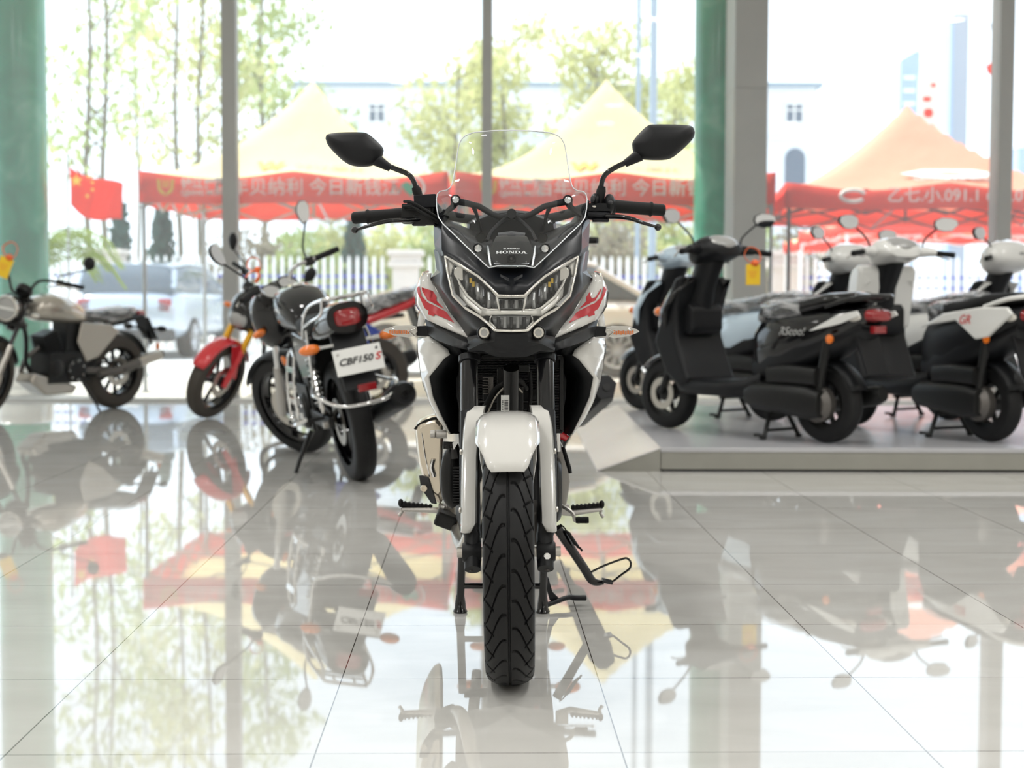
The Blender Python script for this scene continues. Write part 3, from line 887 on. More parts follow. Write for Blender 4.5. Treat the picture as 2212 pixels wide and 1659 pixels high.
# ------------------------------------------------------------ cars
def car(name, label, loc, yaw, L, Wd, Hh, body, paint, van=False):
    t = thing(name, label, 'car', loc, (0, 0, yaw))
    wb = L * .60; wr = .32; w = Wd / 2
    if van:
        S = [(-L / 2, .62, w * .86, .26), (-L / 2 + .08, .64, w * .96, .36), (-L / 2 + .5, .66, w, .40), (L / 2 - 1.0, .66, w, .40), (L / 2 - .4, .62, w * .97, .36), (L / 2, .52, w * .8, .22)]
        G = [(-L / 2 + .12, 1.08, w * .88, .12), (-L / 2 + .25, 1.16, w * .86, .27), (-L / 2 + 1.2, 1.19, w * .84, .30), (.3, 1.18, w * .83, .29), (.9, 1.12, w * .82, .20), (1.45, 1.0, w * .84, .06)]
    else:
        S = [(-L / 2, .55, w * .82, .22), (-L / 2 + .12, .58, w * .93, .30), (-L / 2 + .8, .60, w, .32), (0, .58, w, .33), (L / 2 - .8, .56, w, .30), (L / 2 - .15, .52, w * .92, .25), (L / 2, .48, w * .78, .17)]
        G = [(-L / 2 + .55, .92, w * .80, .05), (-L / 2 + 1.15, 1.10, w * .78, .24), (-.5, 1.17, w * .74, .29), (.15, 1.17, w * .74, .28), (.75, 1.06, w * .77, .19), (1.3, .90, w * .82, .05)]
    MB().secs(S, 28, p=4.5).build('body', paint, t, angle=60)
    MB().secs(G, 28, p=4.0).build('greenhouse', 'car_glass', t, angle=60)
    MB().secs([(x, z + hz - .035, hw * .93, .05) for x, z, hw, hz in G[1:-1]], 20, p=4).build('roof', paint, t, angle=60)
    for s in (-1, 1):
        pr = MB()
        for (i, j) in ((0, 1), (4, 5)):
            a, b = G[i], G[j]
            pr.tube([(a[0], s * a[2] * .97, a[1] - a[3] * .1), (b[0], s * b[2] * .97, b[1] + (b[3] * .7 if i == 0 else 0))], .04, 8)
        pr.tube([(-.15, s * w * .82, .9), (-.18, s * w * .74, 1.38)], .045, 8)
        pr.build('pillar', paint, t)
        MB().box((G[-1][0] - .45, s * (w + .07), .98), (.12, .2, .13)).build('wing_mirror', paint, t, bevel=.03)
        for sx in (-1, 1):
            wx = sx * wb / 2 + .02
            wl_ = MB().lathe([(.18, -.11), (.30, -.11), (wr, -.07), (wr, .07), (.30, .11), (.18, .11)], (wx, s * (w - .10), wr), 'Y', 36).build('wheel', 'car_tyre', t)
            al = MB().lathe([(.20, s * .085), (.215, s * .113), (.19, s * .116), (.185, s * .09)], (wx, s * (w - .10), wr), 'Y', 36, caps=False).lathe([(0, s * .11), (.05, s * .115), (.05, s * .08)], (wx, s * (w - .10), wr), 'Y', 20)
            for k in range(10):
                a = 2 * PI * k / 10
                al.tube([(wx + .04 * math.cos(a), s * (w + .008), wr + .04 * math.sin(a)), (wx + .2 * math.cos(a), s * (w + .008), wr + .2 * math.sin(a))], [.018, .022], 6)
            al.build('alloy_rim', 'alloy', wl_)
        MB().box((-L / 2 + .06, s * w * .72, .80 if van else .70), (.12, .22, .22 if van else .12)).build('tail_lamp', 'red_lens', t, bevel=.03)
        MB().box((L / 2 - .12, s * w * .70, .62), (.16, .32, .10)).build('headlamp', 'lens_grey', t, bevel=.03)
    MB().box((-L / 2 + .02, 0, .66 if van else .6), (.06, .44, .13)).build('number_plate', 'plate_white', t)
    MB().box((-L / 2 + .04, 0, .36), (.14, Wd * .9, .2)).build('bumper', 'dark_grey' if van else paint, t, bevel=.05)
    return t
car('sedan', 'white sedan with silver wheels parked behind the adventure motorcycle', (-.10, 19.0, 0), R(180), 4.5, 1.75, 1.46, None, 'car_white')
car('van', 'pale silver-blue van seen from the rear beyond the silver motorcycle', (X(322, 24.5), 25.4, 0), R(86), 3.9, 1.72, 1.75, None, 'car_silver', van=True)
# ============================================================ the adventure motorcycle facing the camera
BIKE_Y = 3.57
ROOT = thing('adventure_motorcycle', 'white and black adventure motorcycle with clear windscreen facing forward on its centre stand', 'motorcycle',
             (-0.002, BIKE_Y, 0), (0, 0, R(-90)))

def M(dx, py, dd):
    """bike space: x forward (dd metres behind the front axle), y to the bike's left, z up"""
    Y = BIKE_Y + dd
    b = -(py - 829.5) / FPX
    y = math.cos(PITCH) + b * math.sin(PITCH)
    z = -math.sin(PITCH) + b * math.cos(PITCH)
    t = Y / y
    return Vector((-dd, dx / FPX * t, CH + z * t))

def ms(pts):
    return [M(*p) for p in pts]

def panel(rows, name, mt, mirror=True, solid=0.004, sub=0, split=False, tri=True, **k):
    if split:
        return [panel([[(sg * x, y, d) for x, y, d in r] for r in rows], name, mt, False, solid, sub, tri=tri, **k) for sg in (-1, 1)]
    b = MB().grid([ms(r) for r in rows])
    if mirror: b.mirror()
    bmesh.ops.remove_doubles(b.bm, verts=b.bm.verts, dist=2e-4)
    if tri: bmesh.ops.triangulate(b.bm, faces=b.bm.faces[:])
    bmesh.ops.recalc_face_normals(b.bm, faces=b.bm.faces)
    # outward = away from the bike's spine, towards the front
    b.bm.normal_update()
    s = sum((f.normal.x + (1 if f.calc_center_median().y > 0 else -1) * f.normal.y * 0.6) * f.calc_area() for f in b.bm.faces)
    if s < 0: bmesh.ops.reverse_faces(b.bm, faces=b.bm.faces)
    k.setdefault('angle', 32)
    return b.build(name, mt, ROOT, solid=solid, sub=sub, recalc=False, **k)

# --- cowl: upper part, cheeks, chin (one moulded nose)
S0 = [(167, 432, .47), (150, 478, .39), (112, 508, .32), (66, 540, .26), (44, 560, .22), (0, 562, .21)]
S1 = [(169, 480, .46), (152, 505, .36), (110, 532, .27), (66, 560, .21), (42, 576, .17), (0, 577, .165)]
S2 = [(167, 528, .45), (151, 540, .31), (108, 556, .215), (62, 586, .15), (38, 604, .12), (0, 603, .115)]
S3 = [(163, 556, .44), (146, 552, .28), (107, 575, .175), (56, 611, .11), (29, 637, .085), (0, 640, .08)]
cowl = panel([S0, S1, S2, S3], 'nose_cowl', 'satin_black', solid=0.005)
cheek = panel([[(168, 540, .45), (158, 545, .38), (146, 552, .285)],
               [(162, 584, .45), (153, 588, .36), (138, 592, .25)],
               [(176, 602, .45), (156, 620, .36), (127, 640, .215)],
               [(150, 646, .40), (130, 658, .30), (97, 668, .165)],
               [(131, 680, .36), (104, 684, .25), (68, 685, .13)],
               [(111, 704, .30), (82, 706, .20), (50, 698, .11)],
               [(96, 728, .25), (66, 722, .155), (35, 716, .092)]], 'cowl_cheek', 'satin_black', split=True, solid=0.005)
chin = panel([[(96, 728, .25), (66, 722, .155), (35, 715, .092), (0, 717, .088)],
              [(96, 744, .195), (64, 742, .14), (36, 738, .10), (0, 738, .095)],
              [(94, 757, .165), (62, 758, .14), (31, 752, .115), (0, 752, .11)],
              [(93, 759, .185), (60, 763, .165), (31, 771, .13), (0, 772, .125)],
              [(90, 757, .40), (60, 763, .38), (31, 771, .36), (0, 772, .36)]], 'chin_beak', 'black_plastic', solid=0.004)
# wings that carry the turn signals
panel([[(95, 726, .26), (130, 714, .33), (170, 694, .40), (187, 690, .44)],
       [(94, 742, .19), (130, 726, .28), (165, 708, .37), (184, 704, .42)],
       [(93, 758, .165), (130, 747, .27), (162, 735, .39), (181, 722, .44)],
       [(92, 752, .42), (130, 742, .44), (162, 730, .47), (181, 720, .50)]], 'beak_wing', 'black_plastic', split=True, solid=0.004)
# crease marks on the nose under the screen
for s in (-1, 1):
    MB().prism(ms([(s * 24, 592, .112), (s * 5, 601, .102), (s * 6, 607, .097), (s * 24, 598, .108)]), (0.004, 0, 0)).build('nose_crease', 'black_plastic', ROOT)

# --- headlight: chrome bezel with recessed lamps behind a clear cover
HT = [(144, 552, .272), (107, 574, .178), (72, 596, .135), (55, 611, .112), (33, 632, .09), (28, 638, .085), (0, 639, .08)]
HB = [(137, 591, .245), (126, 640, .212), (97, 668, .165), (68, 685, .13), (50, 698, .108), (35, 715, .09), (0, 717, .085)]
hl = panel([[(x, y, d + .055) for x, y, d in HT], [(x, y, d + .055) for x, y, d in HB]], 'headlight', 'lamp_dark', solid=0.004)
def bar(pts, r, name='bezel', mt='bright_chrome', par=hl, mirror=True, n=8):
    b = MB().tube(ms(pts), r, n)
    if mirror: b.mirror()
    return b.build(name, mt, par, angle=60)
OUTL = [(143, 554, .268), (137, 592, .243), (126, 639, .21), (97, 667, .163), (68, 684, .128), (51, 698, .106), (36, 713, .09), (30, 714, .088), (0, 715, .084)]
bar(OUTL, .0035)
bar([(143, 554, .268), (107, 575, .176), (72, 597, .133), (55, 612, .11), (33, 633, .088), (28, 638.5, .083), (0, 639.5, .079)], .003)
# broad chrome strips of the bezel, then the slimmer frames around each lamp
panel([[(143, 554, .27), (108, 576, .182), (72, 598, .138), (54, 613, .116), (34, 635, .091), (28, 641, .087)],
       [(124, 573, .245), (106, 581, .186), (71, 603, .142), (50, 621, .118), (34, 640, .092), (28, 645, .088)]], 'bezel', 'bezel', solid=0.003)
panel([[(143, 554, .27), (139, 575, .258), (135, 594, .244)],
       [(124, 573, .247), (129, 582, .246), (131, 596, .242)]], 'bezel', 'bezel', solid=0.003)
panel([[(127, 574, .25), (121, 593, .24), (114, 614, .22), (97, 642, .185), (66, 668, .135), (52, 672, .117), (30, 671, .093)],
       [(121, 577, .25), (116, 593, .24), (109, 612, .22), (93, 638, .184), (64, 663, .135), (52, 667, .117), (30, 667, .093)]], 'bezel', 'bezel', solid=0.003)
panel([[(113, 618, .221), (97, 643, .184), (66, 669, .134), (50, 673, .114)],
       [(111, 640, .205), (94, 660, .168), (68, 680, .131), (46, 682, .105)]], 'bezel', 'bezel', solid=0.003)
for s_ in (-1, 1):
    MB().tube(ms([(s_ * 133, 600, .242), (s_ * 124, 637, .214), (s_ * 98, 663, .168)]), .0055, 8).build('running_light', 'lens_grey', hl)
panel([[(34, 641, .089), (31, 656, .089), (28, 671, .088)], [(30, 641, .087), (27.5, 656, .087), (25, 671, .086)]], 'bezel', 'bezel', solid=0.003)
panel([[(34, 640, .088), (0, 640.5, .081)], [(33, 644, .088), (0, 643.5, .081)]], 'bezel', 'bezel', solid=0.003)
panel([[(64, 666, .128), (45, 671, .10), (0, 671, .08)], [(66, 684, .129), (43, 680, .10), (0, 679, .08)]], 'bezel', 'bezel', solid=0.003)
panel([[(43, 680, .10), (50, 698, .108), (35, 714, .091)], [(47, 686, .102), (46, 695, .105), (34, 708, .09)]], 'bezel', 'bezel', solid=0.003)
# lamp reflectors seen through the cover, with vertical flutes
for s in (-1, 1):
    rows = []
    for j in range(10):
        v = j / 9
        row = []
        for i in range(25):
            u = i / 24
            xt, yt = 118 - 86 * u, 577 + 66 * u
            xb, yb = 108 - 78 * u, 604 + 64 * min(1, u * 1.45)
            x, y = xt + (xb - xt) * v, yt + (yb - yt) * v
            d = .295 - .17 * u + .018 * math.sin(u * 9) - .012 * abs(math.sin(u * 26)) - .02 * math.sin(PI * v)
            row.append((s * x, y, d))
        rows.append(row)
    panel(rows, 'reflector', 'lens_grey', mirror=False, solid=0, angle=25)
    for k in range(5):
        u = .2 + k * .15
        x = 112 - 80 * u
        yt, yb = 583 + 62 * u, 612 + 52 * min(1, u * 1.3)
        MB().tube(ms([(s * x, yt, .25 - .155 * u), (s * (x - 1), (yt + yb) / 2, .235 - .15 * u), (s * x, yb, .25 - .155 * u)]), .0045, 8).build('lamp_flute', ['lens_grey', 'lamp_dark'][k % 2], hl)
    MB().lathe([(0, 0), (.02, .001), (.014, .004), (.018, .014)], M(s * 107, 590, .245), 'X', 24).build('projector', 'bright_chrome', hl)
    for k, (px, py) in enumerate(((82, 614), (70, 620), (88, 606))):
        MB().box(M(s * px, py, .178), (.002, .006, .012)).build('led_chip', 'gold_print', hl)
for y0, y1, w0, w1, d in ((646, 668, 31, 27, .115), (682, 711, 42, 36, .115)):
    panel([[(w0, y0, d), (w0 / 2, y0, d - .004), (0, y0, d)], [(w1, y1, d), (w1 / 2, y1, d - .004), (0, y1, d)]], 'reflector', 'lens_grey', solid=0.002)
    for k in range(-2, 3):
        MB().tube(ms([(k * w1 / 2.6, y0 + 2, d - .012), (k * w1 / 2.6, y1 - 2, d - .012)]), .0042, 8).build('lamp_flute', ['lamp_dark', 'lens_grey'][k % 2], hl)
panel([[(x, y, d - .004) for x, y, d in HT], [(x, y, d - .004) for x, y, d in HB]], 'lamp_cover', 'clear_lens', solid=0)
for o in list(bpy.data.objects):
    if o.parent == ROOT and o.name.split('.')[0] in ('bezel', 'reflector', 'lamp_cover'): o.parent = hl

# --- fog lamps
for s in (-1, 1):
    c = M(s * 58.5, 718.5, .118)
    fl = MB().lathe([(.0, -.03), (.017, -.03), (.0175, .006), (.0155, .010), (.0135, .006), (.0, .005)], c, 'X', 28).build('fog_lamp', 'black_plastic', ROOT)
    MB().lathe([(.0140, .003), (.0136, .010), (.0118, .0125), (.0112, .008), (0, .0075)], c, 'X', 28).build('reflector_ring', 'bright_chrome', fl)
    MB().lathe([(.0085, .0078), (.0085, .0095), (0, .0095)], c, 'X', 8).build('lens', 'lens_grey', fl)

# --- white shroud panels with the red graphics
shroud = panel([[(174, 590, .44), (176, 604, .437), (155, 642, .40), (131, 679, .35), (109, 704, .295), (94, 728, .245)],
                [(184, 592, .445), (190, 612, .445), (176, 652, .405), (154, 688, .355), (124, 712, .30), (95, 728.5, .245)],
                [(196, 597, .47), (205, 624, .475), (202, 655, .44), (180, 692, .39), (140, 711, .33), (98, 729, .25)],
                [(193, 588, .60), (210, 630, .62), (207, 660, .60), (188, 693, .55), (150, 708, .45), (102, 729, .30)],
                [(180, 585, .80), (200, 632, .85), (196, 662, .80), (180, 690, .70), (150, 706, .55), (104, 729, .33)]],
               'tank_shroud', 'white_paint', split=True, solid=0.004, angle=75)
def bvh_of(o):
    me = o.data
    return BVHTree.FromPolygons([v.co.copy() for v in me.vertices], [tuple(p.vertices) for p in me.polygons])
def decal(o, name, outline, mt, parent, lift=0.0025):
    """lay a flat graphic onto panel o: outline (dx, py) seen from the front, draped over the surface"""
    t = bvh_of(o)
    b = MB()
    P = [Vector((x, y, 0)) for x, y in outline]
    f = b.poly(P)
    bmesh.ops.triangulate(b.bm, faces=b.bm.faces[:])
    bmesh.ops.subdivide_edges(b.bm, edges=b.bm.edges[:], cuts=7, use_grid_fill=False)
    bmesh.ops.triangulate(b.bm, faces=b.bm.faces[:])
    for v in b.bm.verts:
        a = M(v.co.x, v.co.y, -.3); c = M(v.co.x, v.co.y, .9)
        d = (c - a).normalized()
        h = t.ray_cast(a, d)
        if h[0] is None:
            h = t.find_nearest(M(v.co.x, v.co.y, .4))
        n = h[1] if h[1].dot(d) < 0 else -h[1]
        v.co = h[0] + n * lift
    b.bm.normal_update()
    fl = [f for f in b.bm.faces if f.normal.x < 0]
    bmesh.ops.reverse_faces(b.bm, faces=fl)
    return b.build(name, mt, parent, angle=180, recalc=False)
G1 = [(203.5, 625), (198, 618), (192.7, 641), (179.6, 654), (140.6, 674.7), (122, 699), (164.5, 680), (165.5, 684.4), (178.6, 680), (177.5, 672.5), (186, 667), (193.8, 649.7), (200, 636.7)]
G2 = [(192.7, 621.5), (180.7, 642), (173, 645.4), (170, 640), (168.8, 630), (160.8, 642), (161.2, 650.8), (143.9, 668.8), (179.6, 649.7), (191.6, 629)]
for s in (-1, 1):
    for g in (G1, G2):
        decal(shroud[(s + 1) // 2], 'red_graphic', [(s * x, y) for x, y in g], 'red_decal', shroud[(s + 1) // 2])
# seam strips and rear piece of the shroud beside the signal stalks
panel([[(196, 662, .62), (200, 680, .62), (203, 700, .62), (203, 726, .60)],
       [(186, 690, .60), (190, 700, .60), (189, 715, .60), (184, 728, .56)]], 'shroud_tail', 'white_paint', split=True, solid=0.004)

# --- white boomerang side cowls with black inner ducts
side = panel([[(178, 727, .50), (152, 744, .455), (137, 755, .43), (133, 766, .42), (146, 776, .43), (178, 815, .46), (170, 858, .48), (153, 896, .50), (131, 938, .52)],
              [(184, 729, .505), (160, 747, .46), (147, 757, .435), (146, 766, .427), (160, 779, .44), (186, 815, .468), (176, 860, .487), (157, 898, .505), (132, 938.5, .52)],
              [(202, 730, .56), (202, 745, .55), (201, 760, .54), (199, 776, .54), (197, 797, .54), (192, 826, .54), (178, 868, .54), (160, 904, .54), (134, 939, .53)],
              [(203, 730, .75), (205, 745, .77), (204, 760, .78), (201, 776, .78), (198, 800, .77), (192, 830, .75), (177, 870, .70), (158, 905, .65), (130, 937, .58)]],
             'side_cowl', 'white_paint', split=True, tri=False, solid=0.004, angle=75)
panel([[(178, 727, .502), (137, 755, .432), (133, 766, .422), (146, 776, .432), (178, 815, .462), (170, 858, .482), (153, 896, .502), (131, 938, .522)],
       [(120, 735, .50), (108, 760, .50), (104, 770, .50), (108, 790, .52), (120, 820, .54), (118, 858, .55), (112, 890, .55), (104, 935, .56)]],
      'air_duct', 'black_plastic', split=True, solid=0.004)

# --- radiator, triple clamp and clutter between the forks
rad = MB()
for k in range(46):
    rad.box(M(0, 772 + k * 3.4, .50), (.03, .25, .0016))
rad = rad.build('radiator', 'engine', ROOT)
MB().box(M(0, 772, .50), (.036, .27, .012)).box(M(0, 930, .50), (.036, .27, .012)).box(M(-108, 851, .50), (.036, .012, .20)).box(M(108, 851, .50), (.036, .012, .20)).build('radiator_tank', 'engine', rad, bevel=.003)
MB().box(M(0, 840, .56), (.02, .30, .24)).build('radiator_shroud', 'black_plastic', ROOT)

TILT = R(0.75)       # the front wheel stands a touch off true
FR = (TILT, 0, 0)
RAKE = math.tan(R(25))
def fk(z, y, fwd=0.0):
    return Vector((-(z - .305) * RAKE + fwd, y, z))
for s in (-1, 1):
    fo = MB().tube([fk(.365, s * .088), fk(.64, s * .092), fk(.75, s * .092)], .0215, 24).build('fork_tube', 'gloss_black', ROOT, rot=FR, angle=60)
    MB().tube([fk(.738, s * .092), fk(.752, s * .092)], .0265, 24).build('fork_seal', 'black_plastic', fo, angle=60)
    sl = MB().tube([fk(.268, s * .084, .004), fk(.285, s * .084), fk(.34, s * .084), fk(.352, s * .088), fk(.40, s * .090), fk(.52, s * .092), fk(.62, s * .092)], [.019, .0195, .020, .022, .0245, .0235, .0225], 20)
    sl.lathe([(.021, -.022), (.024, -.018), (.024, .018), (.021, .022)], (.0, s * .086, .305), 'Y', 20)
    sl = sl.build('fork_slider', 'black_plastic', ROOT, rot=FR, angle=50)
    MB().lathe([(0, 0), (.0075, 0), (.0075, .006), (0, .006)], (.012, s * .088, .2635), 'Z', 6).build('drain_bolt', 'engine_grey', sl)
MB().lathe([(.006, -.12), (.012, -.12), (.012, .12), (.006, .12)], (0, 0, .305), 'Y', 16).build('wheel_axle', 'steel', ROOT, rot=FR)
MB().lathe([(.014, .064), (.017, .066), (.017, .074), (.014, .076)], (0, 0, .305), 'Y', 20).lathe([(.014, -.064), (.017, -.066), (.017, -.074), (.014, -.076)], (0, 0, .305), 'Y', 20).build('axle_spacer', 'champagne', ROOT, rot=FR)
MB().lathe([(0, 0), (.007, 0), (.007, .006), (.0, .006)], (.024, .088, .298), 'X', 6).lathe([(.0078, 0), (.0078, .002), (.0, .002)], (.023, .088, .298), 'X', 12).build('pinch_bolt', 'chrome', ROOT, rot=FR)
MB().box((-.25, 0, .80), (.06, .15, .03)).box((-.30, 0, .86), (.06, .20, .03)).tube([(-.26, 0, .80), (-.32, 0, .92)], .03, 16).build('triple_clamp', 'engine', ROOT, bevel=.006)
# voltage regulator fins, hoses, barcode label
rg = MB().box(M(-44, 832, .36), (.02, .014, .042))
for k in range(7):
    rg.box(M(-55, 816 + k * 5.6, .355), (.02, .016, .0024))
rg.build('regulator', 'engine_grey', ROOT, bevel=.0008)
MB().tube([M(-64, 900, .30), M(-50, 868, .33), M(-30, 838, .34), M(-5, 822, .33), M(18, 822, .34), M(32, 840, .38)], .0075, 10, 6).build('brake_hose', 'rubber', ROOT)
MB().tube([M(-52, 895, .33), M(-34, 858, .33), M(-10, 834, .32), M(8, 832, .32), M(24, 848, .34)], .0022, 8, 6).build('cable', 'grey_print', ROOT)
MB().tube([M(40, 800, .36), M(42, 850, .36), M(38, 900, .36)], .005, 8, 4).build('brake_hose', 'rubber', ROOT)
MB().box(M(14, 872, .36), (.02, .03, .09)).box(M(-10, 845, .40), (.03, .05, .12)).box(M(14, 795, .34), (.03, .06, .02)).build('frame_neck', 'engine', ROOT, bevel=.003)
lb = MB().box(M(-13, 874, .235), (.001, .0205, .046)).build('barcode_label', 'plate_white', ROOT)
bc = MB(); random.seed(3)
z0 = M(-13, 874, .235)
for k in range(11):
    bc.box(z0 + Vector((.0008, .003, -.013 + k * .0023)), (.0006, .0095, random.choice((.0006, .0011, .0015))))
for k in range(6):
    bc.box(z0 + Vector((.0008, -.0058, -.012 + k * .0042)), (.0006, .0022, .0026))
bc.build('barcode', 'black_print', lb)

# --- front mudguard
fn = MB()
rows = []
for i in range(23):
    t = i / 22
    row = []
    for j in range(17):
        v = j / 8 - 1
        a0 = 41 + 19 * max(0, (abs(v) - .58) / .42) ** .9
        a = R(a0 + t * (160 - a0))
        w = .0715 - (.012 * (t - .8) / .2 if t > .8 else 0)
        rr = .328 - .018 * abs(v) ** 4
        row.append((rr * math.cos(a), w * v, .305 + rr * math.sin(a)))
    rows.append(row)
mud = fn.grid(rows).build('front_mudguard', 'white_paint', ROOT, rot=FR, solid=0.003, angle=50)
for s in (-1, 1):
    g = []
    for z, yi, yo, f in ((.636, .052, .088, .018), (.622, .055, .101, .026), (.606, .057, .104, .031), (.580, .0605, .107, .034), (.562, .0665, .108, .036), (.55, .0695, .1085, .037), (.52, .0715, .110, .038), (.46, .0725, .111, .038), (.40, .0735, .1115, .037), (.372, .074, .1115, .036), (.352, .086, .1115, .035)):
        g.append([fk(z, s * yi, f - .012), fk(z, s * (yi + .004), f), fk(z, s * (yi * .45 + yo * .55), f + .003), fk(z, s * (yo - .004), f), fk(z, s * yo, f - .014), fk(z, s * yo, f - .05)])
    gd = MB().grid(g).build('fork_guard', 'white_paint', mud, solid=0.0025, angle=35)
    MB().lathe([(0, s * .0), (.007, s * .0), (.006, s * .004), (0, s * .005)], fk(.53, s * .110, .02), 'Y', 12).lathe([(0, s * .0), (.007, s * .0), (.006, s * .004), (0, s * .005)], fk(.40, s * .1115, .02), 'Y', 12).build('guard_screw', 'steel', mud)

# --- front wheel with a grooved road tyre
fw = MB()
RIM, TR, TW = .219, .304, .0560
fw.lathe([(RIM - .018, -.034), (RIM + .010, -.040), (RIM + .010, -.034), (RIM - .006, -.028), (RIM - .008, .028), (RIM + .010, .034), (RIM + .010, .040), (RIM - .018, .034), (RIM - .024, .01), (RIM - .024, -.01)], (0, 0, .305), 'Y', 64, caps=False)
fw.lathe([(.016, -.055), (.035, -.05), (.035, .05), (.016, .055)], (0, 0, .305), 'Y', 32)
for k in range(6):
    a = k * PI / 3
    fw.tube([Vector((.03 * math.cos(a), 0, .305 + .03 * math.sin(a))), Vector((.2 * math.cos(a + .12), 0, .305 + .2 * math.sin(a + .12)))], [.016, .011], 10)
fwo = fw.build('front_wheel', 'gloss_black', ROOT, rot=FR)
def tread_tyre(parent, center, TR, RIM, TW, nA=1000, nC=150, N=29):
    verts, faces = [], []
    H = TR - RIM
    for i in range(nA):
        a = 2 * PI * i / nA
        ca, sa = math.cos(a), math.sin(a)
        ph = a / (2 * PI) * N
        for j in range(nC):
            q = j / (nC - 1) * 2 - 1
            ang = q * R(128)
            y = TW * math.copysign(abs(math.sin(min(abs(ang), R(90)))) ** .92, q) if abs(ang) < R(90) else math.copysign(TW - (abs(ang) - R(90)) / R(38) * .014, q)
            r = RIM + .012 + (H - .012) * (0.42 + 0.58 * max(0, math.cos(ang)) ** .62) if abs(ang) < R(90) else RIM + .012 + (H - .012) * .42 - (abs(ang) - R(90)) / R(38) * (.0 + (H - .012) * .42)
            g = 0.0
            v = abs(y) / TW
            if abs(ang) < R(78):
                if v < .06: g = min(1, max(0, (.05 - v) / .025))
                else:
                    f = (ph + (.5 if q > 0 else 0) + 1.35 * v ** 1.7 - .25 * math.sin(v * 5)) % 1
                    e = abs(f - .5)
                    if .10 < v < .97: g = max(g, min(1, max(0, (.062 - e) / .03)) * min(1, (v - .10) / .05))
                    f2 = (ph + (.5 if q > 0 else 0) - 1.0 * v + .35) % 1
                    if .60 < v < .97: g = max(g, min(1, max(0, (.05 - abs(f2 - .5)) / .03)))
            r -= g * .0055
            verts.append((center[0] + r * ca, center[1] + y, center[2] + r * sa))
    for i in range(nA):
        k = (i + 1) % nA
        for j in range(nC - 1):
            faces.append((i * nC + j, i * nC + j + 1, k * nC + j + 1, k * nC + j))
    me = bpy.data.meshes.new('tyre')
    me.from_pydata(verts, [], faces)
    me.materials.append(MT['tyre'])
    for p in me.polygons: p.use_smooth = True
    me.set_sharp_from_angle(angle=R(24))
    o = bpy.data.objects.new('tyre', me)
    COL.objects.link(o); o.parent = parent
    return o
tread_tyre(fwo, (0, 0, .305), TR, RIM, TW)
MB().lathe([(.075, .0505), (.128, .0505), (.128, .0545), (.075, .0545)], (0, 0, .305), 'Y', 48, caps=False).build('brake_disc', 'steel', fwo)
MB().box((-.09, .066, .36), (.07, .03, .09), rmat(0, R(20), 0)).build('brake_caliper', 'engine_grey', ROOT, rot=FR, bevel=.008)

# --- windscreen
SCR = [(0, 281.5, .40), (35, 282, .40), (83, 286.5, .405), (100, 293, .41), (108, 300, .413), (114, 312, .417), (117.5, 330, .418), (121, 355, .41), (125.5, 383, .40), (129, 398, .392), (133, 406, .388), (141, 411.5, .40), (154, 413.5, .42), (160, 419, .425), (163, 430, .42), (162, 450, .405), (158, 470, .38), (148, 484, .345), (126, 505, .30), (90, 540, .225), (55, 573, .155), (48, 578.5, .138), (43, 577, .125), (30, 574.5, .112), (0, 574.5, .105)]
def scr_d(u, y, d):
    dc = .345 - (y - 281.5) / 293 * .245
    return dc + (d - dc) * u * u
rows = [[(x * u, y, scr_d(u, y, d)) for u in (1, .9, .8, .6, .4, .2, 0)] for (x, y, d) in SCR]
scr = panel(rows[1:], 'windscreen', 'screen', solid=0, angle=60)
e = MB()
EP = ms(SCR)
e.tube(EP, .0016, 8)
e.mirror()
e.build('screen_edge', 'screen_edge', scr, angle=60)
for s in (-1, 1):      # moulded ribs at the foot of the screen
    MB().tube(ms([(s * 51, 531, .185), (s * 49, 550, .15), (s * 45, 574, .118)]), [.0012, .0028, .0022], 8).build('screen_rib', 'screen_edge', scr)
for px, py, d in ((122, 432, .36), (72, 537, .20)):
    for s in (-1, 1):
        c = M(s * (px - (1 if px > 100 else 0)), py, d)
        sb = MB().lathe([(0, -.03), (.0065, -.03), (.0065, .002), (.0102, .003), (.0085, .007), (.004, .0085), (.004, .006), (0, .006)], c, 'X', 24).build('screen_bolt', 'chrome', ROOT)
        MB().lathe([(.0104, .0005), (.0128, .0005), (.0128, .003), (.0104, .003)], c, 'X', 24, caps=False).build('rubber_washer', 'rubber', sb)
# Y-shaped bracket behind the screen
br = MB()
br.tube(ms([(0, 466, .36), (22, 470, .36), (40, 464, .365), (70, 446, .375), (95, 440, .38), (122, 434, .385)]), [.009, .0085, .0078, .0078, .008, .0095], 10)
br.tube(ms([(82, 446, .378), (76, 462, .39), (70, 484, .40), (66, 500, .41)]), [.007, .0045, .004, .004], 8)
br.tube(ms([(10, 470, .358), (28, 484, .33), (44, 500, .30), (54, 520, .25)]), [.006, .005, .004, .004], 8)
br.tube(ms([(122, 434, .385), (126, 446, .39), (140, 458, .40), (160, 470, .44)]), [.012, .008, .007, .007], 8)
br.mirror()
br.build('screen_bracket', 'black_plastic', ROOT)
MB().lathe([(0, -.012), (.011, -.012), (.012, 0), (.012, .02), (0, .02)], M(0, 462, .36), 'X', 16).build('bracket_boss', 'black_plastic', ROOT)
# instrument panel seen from in front
dash = MB()
dash.loft([ms([(-98, 505, .45), (-96, 480, .45), (-84, 473, .45), (-40, 456, .45), (0, 453, .45), (40, 456, .45), (84, 473, .45), (96, 480, .45), (98, 505, .45), (60, 525, .45), (0, 530, .45), (-60, 525, .45)]),
           ms([(-92, 503, .41), (-90, 483, .41), (-80, 477, .41), (-38, 461, .41), (0, 458, .41), (38, 461, .41), (80, 477, .41), (90, 483, .41), (92, 503, .41), (58, 522, .41), (0, 527, .41), (-58, 522, .41)])])
dash.build('instrument_panel', 'black_plastic', ROOT, bevel=.003)
